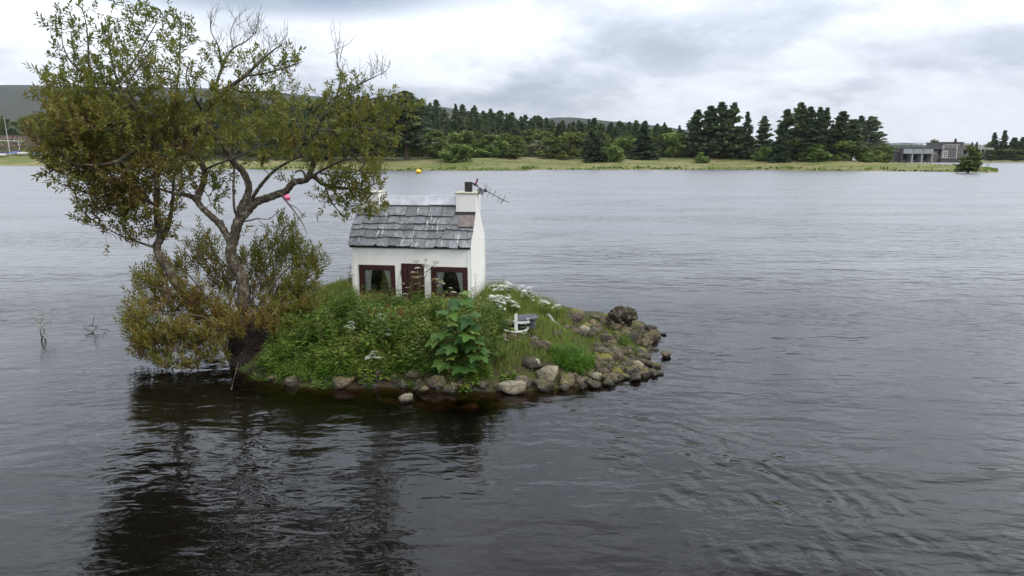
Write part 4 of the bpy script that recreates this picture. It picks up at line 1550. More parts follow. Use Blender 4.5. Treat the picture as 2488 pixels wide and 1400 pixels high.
def build_willow():
    rng = np.random.default_rng(12)
    Y0 = 13.95
    base = at_y(588, 795, Y0)
    k = cam_depth(base) / FOCAL
    E = empty('willow_tree', tuple(base), 0, 'large spreading willow with lichen covered trunk leaning over the cottage', 'tree')

    def P(px, py, d=0.0):
        return at_y(px, py, Y0 + d) - base
    limbs = [
        ([(586, 800, 0), (583, 775, 0), (590, 719, 0), (588, 670, .02), (566, 641, .03), (561, 607, .0), (566, 577, 0), (577, 548, 0), (585, 529, 0)], [19, 17, 15, 14, 13.5, 12.5, 12, 12, 12]),
        ([(585, 529, 0), (600, 514, 0), (626, 492, .0), (652, 481, -.05), (681, 470, -.1), (695, 462, -.1), (713, 447, -.12), (741, 439, -.15), (758, 431, -.1), (790, 449, 0), (833, 456, .15), (865, 455, .3), (905, 470, .35)], [11.5, 9.5, 9.5, 9, 8.5, 8, 7.5, 7, 6, 4.6, 4, 3, 1.5]),
        ([(745, 435, -.15), (763, 403, -.25), (767, 356, -.35), (769, 317, -.45), (779, 292, -.5), (804, 271, -.55), (840, 258, -.6), (870, 250, -.6), (940, 238, -.7), (1000, 235, -.8)], [6, 5.5, 5, 4.6, 4.2, 3.8, 3, 2.4, 1.8, 0.8]),
        ([(779, 292, -.5), (811, 242, -.4), (822, 214, -.35), (829, 181, -.3), (822, 150, -.3), (820, 116, -.3)], [3.2, 2.8, 2.2, 1.6, 1, .5]),
        ([(811, 242, -.4), (840, 224, -.5), (869, 206, -.5), (904, 189, -.6), (936, 174, -.6)], [2.4, 2, 1.6, 1.2, .5]),
        ([(769, 317, -.45), (797, 317, -.7), (840, 313, -.9), (875, 310, -1.1), (925, 318, -1.2)], [3, 2.6, 2.2, 1.6, .7]),
        ([(767, 356, -.35), (740, 330, -.1), (722, 300, .2), (716, 268, .4)], [3.2, 2.6, 2, .8]),
        ([(585, 529, 0), (587, 508, 0), (602, 480, .1), (605, 452, .15), (587, 418, .2), (566, 393, .25), (546, 359, .25), (525, 336, .25), (494, 318, .25), (479, 308, .25)], [11, 10, 8.5, 8, 8, 7.5, 7, 6, 5, 4]),
        ([(479, 310, .25), (494, 277, .2), (510, 251, .15), (530, 233, .1), (557, 212, .05), (595, 185, -.05), (629, 154, -.15), (656, 127, -.2), (687, 106, -.3)], [7.5, 7.5, 7, 6, 5, 4, 3, 2, .7]),
        ([(519, 240, .1), (530, 192, .3), (540, 161, .4), (567, 120, .5), (602, 99, .5), (629, 69, .5)], [4, 3.4, 2.6, 2, 1.4, .5]),
        ([(538, 160, .4), (530, 113, .2), (509, 75, .1), (512, 27, 0)], [2.2, 1.5, 1.1, .5]),
        ([(567, 120, .5), (560, 80, .6), (575, 40, .6)], [1.4, 1, .5]),
        ([(595, 185, -.05), (640, 178, -.4), (690, 165, -.6), (735, 150, -.8)], [2.4, 2, 1.4, .6]),
        ([(557, 212, .05), (600, 225, .5), (660, 222, .8), (720, 235, 1.0)], [3, 2.4, 1.8, .8]),
        ([(604, 500, 0), (620, 472, -.1), (638, 447, -.2), (666, 416, -.3), (695, 398, -.4), (726, 380, -.5), (750, 368, -.55)], [5, 4.5, 4, 3.4, 2.8, 2, 1]),
        ([(583, 528, -.03), (569, 511, -.1), (565, 472, -.15), (571, 418, -.2), (573, 354, -.2), (579, 316, -.2), (590, 270, -.2)], [4.5, 3, 2.6, 2.4, 2, 1.6, .6]),
        ([(561, 600, .0), (555, 577, -.03), (536, 548, -.1), (510, 522, -.15), (488, 503, -.1), (473, 481, -.05), (451, 475, -.15), (420, 470, -.4), (380, 455, -.7)], [9, 8.5, 8, 7.5, 7, 6.5, 5, 3.5, 1.5]),
        ([(478, 487, -.05), (494, 440, .1), (497, 413, .15), (484, 390, .2), (463, 375, .2), (450, 352, .2), (460, 330, .2), (479, 309, .25)], [7, 7, 7, 7, 7, 7.2, 7.5, 7.5]),
        ([(463, 375, .2), (430, 340, .0), (400, 310, -.2), (372, 280, -.5), (340, 262, -.8)], [4, 3.4, 2.8, 2, 1]),
        ([(450, 352, .2), (420, 350, .7), (380, 330, 1.1), (330, 318, 1.4)], [4, 3.2, 2.4, 1]),
        # left stem
        ([(520, 800, .25), (480, 755, .15), (455, 722, .05), (429, 693, 0), (410, 659, -.05), (391, 626, -.1), (384, 600, -.1), (387, 575, -.1), (384, 551, -.15), (381, 507, -.2), (380, 450, -.2), (376, 390, -.2), (365, 330, -.2), (350, 291, -.2), (325, 262, -.2), (300, 236, -.15), (272, 205, -.1)],
         [13, 12, 11.5, 11, 10.5, 10, 9.5, 8, 7.5, 7, 6.5, 6, 5.5, 5, 4, 3, 1.2]),
        ([(388, 592, -.1), (404, 558, .0), (414, 533, .1), (418, 490, .2), (425, 440, .3), (432, 400, .3), (420, 360, .4)], [6, 5.5, 5, 4, 3.2, 2.6, 1]),
        ([(384, 605, -.1), (345, 590, -.3), (300, 575, -.5), (262, 555, -.6), (240, 530, -.65)], [3, 2.4, 1.8, 1.2, .5]),
        ([(350, 291, -.2), (310, 292, -.5), (259, 302, -.8), (207, 288, -1.0), (150, 300, -1.2)], [4, 3.4, 2.8, 2, 1]),
        ([(365, 330, -.2), (330, 360, -.6), (280, 390, -1.0), (220, 400, -1.2), (165, 395, -1.3)], [4, 3.2, 2.6, 1.8, .8]),
        ([(325, 262, -.2), (290, 200, .2), (270, 150, .4), (262, 95, .5), (268, 40, .6)], [3.4, 3, 2.4, 1.6, .6]),
        ([(272, 205, -.1), (225, 192, -.3), (216, 150, -.3), (214, 100, -.3), (206, 50, -.3), (196, 15, -.3)], [3.2, 2.8, 2.4, 1.8, 1.2, .4]),
        ([(290, 200, .2), (330, 140, .6), (362, 90, .8), (390, 40, .9)], [2.8, 2.2, 1.6, .6]),
        ([(225, 192, -.3), (180, 160, -.6), (150, 110, -.7), (150, 60, -.7)], [2.2, 1.8, 1.2, .5]),
        ([(340, 262, -.8), (310, 215, -1.1), (340, 165, -1.2), (370, 120, -1.2)], [2.4, 2, 1.4, .6]),
        ([(365, 330, -.2), (330, 330, .6), (270, 325, 1.1), (200, 330, 1.4)], [3.6, 3, 2.2, 1]),
        ([(376, 400, -.2), (330, 420, .3), (270, 440, .6), (215, 460, .7)], [3.4, 2.8, 2, .9]),
        ([(430, 340, .0), (420, 280, .2), (432, 220, .2), (438, 160, .2), (440, 90, .2), (441, 40, .2)], [3.4, 3, 2.4, 1.8, 1.2, .5]),
        ([(494, 277, .2), (470, 230, -.4), (452, 190, -.7), (460, 150, -.8)], [3, 2.4, 1.6, .7]),
        ([(497, 413, .15), (530, 400, -.5), (580, 375, -.8), (640, 350, -1.0)], [3, 2.4, 1.8, .8]),
        ([(790, 449, 0), (800, 480, -.1), (820, 510, -.2), (850, 535, -.3)], [2.6, 2, 1.4, .6]),
        ([(741, 439, -.15), (800, 405, -.5), (850, 385, -.8), (900, 375, -1.0)], [3.2, 2.6, 1.8, .8]),
    ]
    bare = [
        ([(681, 471, -.1), (695, 488, -.2), (707, 503, -.25), (720, 520, -.3), (738, 548, -.35), (746, 574, -.35)], [3, 2.4, 2, 1.6, 1, .5]),
        ([(700, 496, -.2), (722, 506, -.3), (738, 524, -.4), (742, 512, -.42)], [1.4, 1, .7, .4]),
        ([(592, 538, 0), (612, 535, -.2), (626, 531, -.3), (652, 533, -.4), (672, 518, -.5), (690, 506, -.6)], [2.6, 2, 1.6, 1.2, .8, .4]),
        ([(626, 531, -.3), (640, 545, -.4), (668, 552, -.5)], [1, .8, .4]),
        ([(743, 436, -.15), (738, 420, -.2), (728, 414, -.2), (716, 420, -.2)], [3, 3, 2.6, 2]),
        ([(545, 550, -.1), (541, 540, -.12), (540, 534, -.12)], [2.8, 2.6, 2.2]),
    ]
    # a fan of bare shoots above the crown
    for (x, y, d) in ((545, 158, .4), (560, 130, .5), (580, 110, .5), (602, 99, .5), (615, 85, .5), (629, 154, -.15), (650, 132, -.2), (670, 118, -.25), (687, 106, -.3), (530, 113, .2), (512, 60, .1),
                      (822, 150, -.3), (820, 118, -.3), (829, 181, -.3), (870, 206, -.5), (904, 189, -.6), (920, 182, -.6), (936, 174, -.6), (700, 160, -.6), (720, 235, 1.0), (600, 190, 0), (575, 60, .6), (620, 75, .5)):
        for _ in range(6):
            a = rng.normal(0.15, 0.45)
            L = rng.uniform(25, 75)
            mx, my = x + math.sin(a) * L * 0.5 + rng.normal(0, 3), y - math.cos(a) * L * 0.5
            ex, ey = x + math.sin(a * 0.8) * L, y - math.cos(a * 0.8) * L
            x0, y0 = x + rng.normal(0, 9), y + rng.normal(0, 9)
            bare.append(([(x0, y0, d), (mx, my, d + rng.normal(0, .06)), (ex, max(ey, 8), d + rng.normal(0, .12))], [.55, .45, .2]))
            b2 = a + rng.choice((-0.6, 0.6))
            bare.append(([(mx, my, d), (mx + math.sin(b2) * L * .3, max(my - math.cos(b2) * L * .3, 6), d)], [.4, .2]))
    skel, sw = [], []
    tb = []
    knob = 0
    for pts, r in limbs:
        w = np.array([P(*q) for q in pts])
        w[1:-1] += rng.normal(0, 0.012, w[1:-1].shape)
        s = smooth_path(w, 5)
        rr = np.interp(np.linspace(0, 1, len(s)), np.linspace(0, 1, len(r)), r) * k
        rr = rr * (1 + 0.10 * np.sin(np.arange(len(s)) * 2.3 + knob) * (rr > 0.03))
        knob += 1.3
        tb.append((s, rr))
        skel.append(s[3:] if rr[0] > 0.05 else s)
    n = 9
    trunk = obj('trunk', tubes_mesh('trunk', tb, M['bark'], n), E)
    tb = [(smooth_path([P(*q) for q in pts], 3), np.interp(np.linspace(0, 1, (len(pts) - 1) * 3 + 1), np.linspace(0, 1, len(r)), r) * k) for pts, r in bare]
    o = obj('bare_branches', tubes_mesh('bare_branches', tb, M['bare_twig'], 5), E)
    o['kind'] = 'stuff'
    # sawn stub low on the trunk
    c0, c1 = P(584, 757, -.05), P(572, 753, -.26)
    obj('sawn_stub', tubes_mesh('sawn_stub', [([c0, (c0 + c1) / 2, c1], 0.062)], M['bark'], 10), E)
    pale = simple_mat('cut_wood', (0.26, 0.23, 0.17), (0.38, 0.35, 0.27), 20, 0.9)
    d = unit((c1 - c0)[None])[0]
    obj('cut_face', (lambda b: (b.tube([c1 - d * 0.004, c1 + d * 0.006], 0.06, 12), b.mesh('cut_face', pale))[1])(MB()), E)
    # leaf masses: px centre, px half sizes, depth, depth half size, number of shoots, browness
    blobs = [
        (200, 95, 85, 85, -.4, .5, 90, .10), (320, 75, 85, 78, .5, .6, 125, .12), (400, 65, 60, 55, .8, .4, 52, .12), (150, 55, 40, 40, -.6, .3, 18, .12), (440, 90, 40, 60, .2, .4, 32, .2),
        (170, 215, 85, 75, -.6, .8, 190, .28), (270, 190, 105, 80, .2, 1.0, 250, .25), (375, 170, 85, 75, -.5, .9, 150, .3),
        (160, 310, 80, 75, -1.1, .8, 250, .6), (260, 300, 110, 80, -.2, 1.4, 380, .5), (370, 290, 90, 80, .3, 1.2, 260, .5),
        (170, 395, 70, 65, -.9, .9, 180, .62), (270, 410, 100, 75, -.2, 1.1, 300, .66), (360, 400, 80, 80, -.3, .9, 200, .6),
        (260, 490, 90, 50, -.2, .8, 150, .62), (360, 495, 90, 55, -.3, .7, 150, .7), (300, 560, 75, 45, -.5, .4, 60, .6), (390, 560, 50, 40, 0, .4, 36, .6), (215, 520, 35, 50, -.5, .3, 24, .5),
        (450, 420, 60, 70, .0, .9, 130, .66), (470, 220, 60, 60, -.3, .8, 80, .42), (440, 290, 60, 60, .2, .9, 120, .5), (520, 330, 70, 60, -.3, .9, 120, .5),
        (560, 250, 80, 50, .1, .9, 115, .45), (620, 160, 80, 45, -.1, .6, 55, .35), (690, 160, 55, 50, -.5, .4, 42, .3), (650, 235, 90, 50, .3, .9, 105, .42), (540, 145, 60, 40, .3, .3, 26, .32),
        (600, 330, 70, 45, -.6, .7, 85, .45), (690, 310, 70, 55, -.2, .7, 100, .42), (720, 370, 55, 35, -.4, .5, 46, .5), (640, 380, 60, 30, -.6, .5, 40, .5), (510, 460, 50, 55, .3, .4, 50, .3), (545, 430, 35, 40, .4, .3, 22, .3),
        (790, 260, 60, 55, -.5, .5, 80, .35), (850, 220, 70, 40, -.5, .4, 55, .3), (830, 330, 85, 60, -.8, .6, 140, .38), (900, 290, 75, 55, -.8, .5, 105, .36), (960, 250, 55, 35, -.7, .3, 45, .26), (910, 350, 50, 50, -1.0, .4, 52, .4),
        (800, 425, 60, 35, -.3, .5, 65, .45), (870, 420, 80, 40, -.4, .5, 85, .42), (830, 480, 60, 40, -.1, .4, 75, .45), (890, 490, 50, 42, .15, .35, 75, .45), (930, 440, 30, 40, .2, .2, 20, .4), (845, 525, 30, 22, -.3, .2, 14, .45), (700, 440, 22, 16, -.15, .1, 8, .4), (600, 560, 20, 20, 0, .1, 4, .5),
        (70, 245, 12, 8, -1.3, .1, 3, .6), (115, 400, 40, 20, -1.2, .3, 14, .6), (110, 260, 25, 60, -1.1, .4, 26, .5), (105, 350, 30, 30, -1.2, .4, 22, .6),
    ]
    attr, tint = [], []
    for (cx, cy, rx, ry, d, rd, num, br) in blobs:
        num = int(num * (0.64 if cx < 420 and cy > 240 else 0.47))
        q = rng.normal(0, 1, (num, 3))
        q = unit(q) * (rng.random((num, 1)) ** 0.42)
        for a in q:
            attr.append(P(cx + a[0] * rx, cy + a[1] * ry, d + a[2] * rd))
            tint.append(br)
    attr, tint = np.array(attr), np.array(tint)
    sk = np.concatenate(skel)
    d0 = np.array([np.min(np.sum((sk - a) ** 2, 1)) for a in attr])
    order = np.argsort(d0)
    tint_o = tint[order]
    nodes, par, ns = grow(attr, sk)
    tubes, cnt = twigs_and_shoots(nodes, par, ns, rng, 0.0033, 0.022)
    o = obj('twigs', tubes_mesh('twigs', tubes, M['twig'], 4), E)
    o['kind'] = 'stuff'
    LP, LD, LN, LL, LW, LT = [], [], [], [], [], []
    tips = []
    for i in range(ns, len(nodes)):
        a, b = nodes[par[i]], nodes[i]
        dirn = b - a
        L = np.linalg.norm(dirn) + 1e-6
        dirn /= L
        sd_ = dirn * 0.7 + np.array((0, 0, 0.35)) + rng.normal(0, 0.35, 3)
        sd_ /= np.linalg.norm(sd_)
        sl = rng.uniform(0.12, 0.28)
        tips.append(([b, b + sd_ * sl], (0.0026, 0.0012)))
        m = rng.integers(8, 14)
        clump_t = tint_o[i - ns] + rng.normal(0, 0.15)
        for j in range(m):
            t = (j + 0.6) / m
            p = b + sd_ * sl * t
            ph = j * 2.4 + i
            side = np.cross(sd_, np.array((math.cos(ph), math.sin(ph), 0.3)))
            side /= np.linalg.norm(side) + 1e-6
            LP.append(p)
            LD.append(sd_ * (0.35 + 0.6 * t) + side * 0.85 + np.array((0, 0, 0.12)))
            LN.append(np.array((0, 0, 1.0)) + rng.normal(0, 0.5, 3))
            LL.append(rng.uniform(0.07, 0.135))
            LW.append(rng.uniform(0.030, 0.05))
            LT.append(np.clip(clump_t + rng.normal(0, 0.10), 0, 1))
        if cnt[i] < 4 and rng.random() < 0.7:
            for t in (0.35, 0.6, 0.85):
                p = a + (b - a) * t
                s = rng.normal(0, 1, 3)
                LP.append(p); LD.append(unit((s - dirn * (s @ dirn))[None])[0] + dirn * 0.5); LN.append(np.array((0, 0, 1.0)) + rng.normal(0, 0.4, 3))
                LL.append(rng.uniform(0.06, 0.10)); LW.append(rng.uniform(0.022, 0.034)); LT.append(np.clip(clump_t + rng.normal(0, 0.1), 0, 1))
    V, F = leaf_arrays(np.array(LP), np.array(LD), np.array(LN), np.array(LL), np.array(LW))
    o = obj('crown', np_mesh('crown', V, F, M['willow_leaf'], False, np.repeat(LT, 2)), E)
    o['kind'] = 'stuff'
    o = obj('shoots', tubes_mesh('shoots', tips, M['twig'], 3), E)
    o['kind'] = 'stuff'
    return E


build_willow()


# ------------------------------------------------------------------ sallow bush round the foot of the willow
def build_bush():
    rng = np.random.default_rng(33)
    Y0 = 13.6
    base = at_y(590, 815, Y0)
    E = empty('sallow_bush', tuple(base), 0, 'wide brownish green sallow bush round the foot of the willow', 'bush')

    def P(px, py, d=0.0):
        return at_y(px, py, Y0 + d) - base
    roots = [(590, 800, 0), (560, 815, -.15), (620, 810, .1), (600, 830, -.3), (650, 800, .2), (540, 800, .2)]
    tips = [(345, 690, -.5), (325, 770, -.9), (350, 850, -1.0), (420, 630, .8), (460, 700, .2), (410, 790, -.7), (490, 580, 1.2), (540, 640, 1.0), (520, 720, .3), (470, 850, -1.0), (625, 580, 1.1),
            (690, 560, .9), (740, 620, .6), (770, 660, .3), (700, 690, .3), (650, 650, .9), (740, 740, -.2), (690, 780, -.4), (600, 680, 1.0), (620, 740, -.6), (560, 780, -.9), (505, 790, -1.1), (430, 880, -1.2)]
    tb, skel = [], []
    for t in tips:
        r = roots[rng.integers(len(roots))]
        a, b = P(*r), P(*t)
        mid = a * 0.45 + b * 0.55 + np.array((0, 0, 0.12 + 0.1 * rng.random()))
        s = smooth_path([a, mid, b], 6)
        tb.append((s, np.linspace(0.026, 0.006, len(s))))
        skel.append(s[2:])
    obj('stems', tubes_mesh('stems', tb, M['twig'], 6), E)
    E.children[0]['kind'] = 'stuff'
    # low dark limb over the water
    blobs = [(365, 705, 48, 45, .3, .4, 60, .45), (345, 780, 42, 55, -.7, .4, 95, .5), (355, 840, 42, 42, -.9, .4, 70, .5), (420, 660, 50, 40, .9, .4, 60, .5), (440, 740, 75, 55, .2, .5, 150, .6), (430, 830, 75, 45, -.9, .4, 120, .55),
             (500, 625, 40, 50, 1.2, .4, 60, .45), (497, 580, 16, 22, 1.2, .2, 10, .35), (545, 680, 45, 50, 1.1, .4, 80, .6), (535, 770, 75, 50, .1, .5, 140, .62), (500, 835, 60, 36, -1.0, .3, 70, .5), (630, 640, 50, 50, 1.1, .4, 80, .35), (690, 610, 50, 50, .9, .4, 75, .28), (690, 555, 26, 25, .9, .3, 16, .2),
             (740, 650, 38, 48, .6, .4, 65, .3), (650, 710, 55, 50, .8, .4, 95, .5), (720, 710, 58, 48, .3, .4, 105, .4), (670, 770, 65, 38, -.1, .4, 95, .5), (740, 765, 42, 36, -.3, .3, 45, .45),
             (690, 825, 35, 20, -.8, .2, 26, .55), (440, 890, 45, 18, -1.2, .2, 30, .4), (395, 885, 20, 18, -1.2, .15, 12, .4), (520, 872, 36, 16, -1.2, .2, 16, .4), (772, 655, 16, 22, .3, .2, 9, .3), (560, 800, 50, 25, -.9, .3, 45, .6), (640, 790, 40, 20, -.8, .3, 30, .6), (725, 805, 28, 18, -.7, .2, 18, .5)]
    attr, tint = [], []
    for (cx, cy, rx, ry, d, rd, num, br) in blobs:
        num = int(num * 0.8)
        q = unit(rng.normal(0, 1, (num, 3))) * (rng.random((num, 1)) ** 0.4)
        for a in q:
            attr.append(P(cx + a[0] * rx, cy + a[1] * ry, d + a[2] * rd))
            tint.append(br)
    attr, tint = np.array(attr), np.array(tint)
    sk = np.concatenate(skel)
    d0 = np.array([np.min(np.sum((sk - a) ** 2, 1)) for a in attr])
    order = np.argsort(d0)
    tint_o = tint[order]
    nodes, par, ns = grow(attr, sk)
    tubes, cnt = twigs_and_shoots(nodes, par, ns, rng, 0.0026, 0.014)
    o = obj('twigs', tubes_mesh('twigs', tubes, M['twig'], 4), E)
    o['kind'] = 'stuff'
    LP, LD, LN, LL, LW, LT = [], [], [], [], [], []
    for i in range(ns, len(nodes)):
        a, b = nodes[par[i]], nodes[i]
        dirn = unit((b - a)[None])[0]
        out = b * np.array((1, 1, 0.3))
        out = out / (np.linalg.norm(out) + 1e-6)
        sd_ = dirn * 0.35 + out * 0.25 + np.array((0, 0, 0.75)) + rng.normal(0, 0.28, 3)
        sd_ /= np.linalg.norm(sd_)
        sl = rng.uniform(0.2, 0.4) * (1.5 if b[2] > 0.75 and rng.random() < .5 else 1)
        m = rng.integers(11, 17) if sl < .42 else 20
        ct = tint_o[i - ns] + 0.16 + rng.normal(0, 0.16)
        for j in range(m):
            t = (j + 0.5) / m
            ph = j * 2.4 + i
            side = np.cross(sd_, np.array((math.cos(ph), math.sin(ph), 0.2)))
            side /= np.linalg.norm(side) + 1e-6
            LP.append(b + sd_ * sl * (t - 0.25))
            LD.append(sd_ * (0.7 + 0.4 * t) + side * 0.75)
            LN.append(np.array((0, 0, 1.0)) + rng.normal(0, 0.6, 3))
            LL.append(rng.uniform(0.085, 0.14))
            LW.append(rng.uniform(0.024, 0.038))
            LT.append(np.clip(ct - 0.25 * t + rng.normal(0, 0.1), 0, 1))
    V, F = leaf_arrays(np.array(LP), np.array(LD), np.array(LN), np.array(LL), np.array(LW))
    o = obj('crown', np_mesh('crown', V, F, M['sallow_leaf'], False, np.repeat(LT, 2)), E)
    o['kind'] = 'stuff'
    # peat bank with roots under the bush
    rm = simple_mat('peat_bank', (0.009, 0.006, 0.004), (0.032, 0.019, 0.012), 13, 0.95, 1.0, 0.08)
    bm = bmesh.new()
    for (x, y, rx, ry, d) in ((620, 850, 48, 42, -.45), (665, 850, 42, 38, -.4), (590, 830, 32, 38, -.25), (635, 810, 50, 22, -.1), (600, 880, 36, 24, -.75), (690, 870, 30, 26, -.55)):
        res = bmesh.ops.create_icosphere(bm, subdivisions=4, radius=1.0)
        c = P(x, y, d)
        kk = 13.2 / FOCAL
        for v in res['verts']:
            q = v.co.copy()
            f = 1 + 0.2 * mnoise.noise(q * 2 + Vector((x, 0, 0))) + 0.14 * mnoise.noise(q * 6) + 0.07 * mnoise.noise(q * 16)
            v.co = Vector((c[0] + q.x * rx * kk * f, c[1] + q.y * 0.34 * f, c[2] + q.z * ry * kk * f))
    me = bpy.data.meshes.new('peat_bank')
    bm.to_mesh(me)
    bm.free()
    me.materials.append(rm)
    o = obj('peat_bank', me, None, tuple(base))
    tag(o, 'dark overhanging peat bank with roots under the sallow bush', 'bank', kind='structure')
    tb = []
    for i in range(110):
        x, y = rng.uniform(570, 715), rng.uniform(800, 880)
        a = P(x, y, -.72 + 0.004 * (900 - y))
        b = a + np.array((rng.normal(0, .12), -0.08, -rng.uniform(.1, .35)))
        tb.append((smooth_path([a + np.array((0, .2, 0)), a, b], 4), np.linspace(0.012, 0.003, 9)))
    o2 = obj('root', tubes_mesh('root', tb, M['twig'], 4), o)
    o2['kind'] = 'stuff'
    return E


build_bush()


# ------------------------------------------------------------------ plants of the island
def scatter(poly, n, rng):
    A = np.array(poly)
    lo, hi = A.min(0), A.max(0)
    out = np.empty((0, 2))
    while len(out) < n:
        q = lo + rng.random((n * 2, 2)) * (hi - lo)
        out = np.concatenate((out, q[poly_sd(q, A) > 0]))
    return out[:n]


def house_mask(q, pad=0.05):
    d = q - H_ORG[:2]
    u, v = d @ H_U[:2], d @ H_V[:2]
    return (u > -pad) & (u < HW + pad) & (v > -pad) & (v < HD + pad)


def rock_mask(q, f=0.8):
    m = np.zeros(len(q), bool)
    for (x, y, r) in PLACED:
        if r > 0.09:
            m |= np.hypot(q[:, 0] - x, q[:, 1] - y) < r * f
    return m


def stems_with_leaves(q, hts, rng, nl, L, W, tint, top_bright=0.2, droop=0.0, lean=0.12):
    """upright stems that carry whorls of lance leaves"""
    z = isle_h(q[:, 0], q[:, 1])
    LP, LD, LN, LL, LW, LT, tb = [], [], [], [], [], [], []
    for (x, y), z0, h, tt in zip(q, z, hts, tint):
        ln = rng.normal(0, lean, 2)
        top = np.array((x + ln[0] * h, y + ln[1] * h - 0.05 * h, z0 + h))
        bot = np.array((x, y, z0 - 0.02))
        tb.append(([bot, top], (0.006, 0.003)))
        ph0 = rng.random() * 6.28
        for j in range(nl):
            t = 0.12 + 0.9 * (j + rng.random()) / nl
            t = min(t, 1.02)
            ph = ph0 + j * 2.4
            up = 0.1 + 0.9 * max(0, t - 0.6) - droop
            LP.append(bot + (top - bot) * t)
            LD.append((math.cos(ph), math.sin(ph), up + rng.normal(0, .15)))
            LN.append((rng.normal(0, .3), rng.normal(0, .3), 1))
            s = 1.0 - 0.45 * max(0, t - 0.55) / 0.45
            LL.append(L * s * rng.uniform(0.75, 1.25))
            LW.append(W * s * rng.uniform(0.8, 1.2))
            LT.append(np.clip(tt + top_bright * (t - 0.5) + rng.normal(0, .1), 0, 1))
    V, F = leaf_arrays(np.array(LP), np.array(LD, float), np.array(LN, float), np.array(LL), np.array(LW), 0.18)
    return V, F, np.repeat(LT, 2), tb


def wpoly(pxs):
    return np.array([on_isle(*p)[:2] for p in pxs])


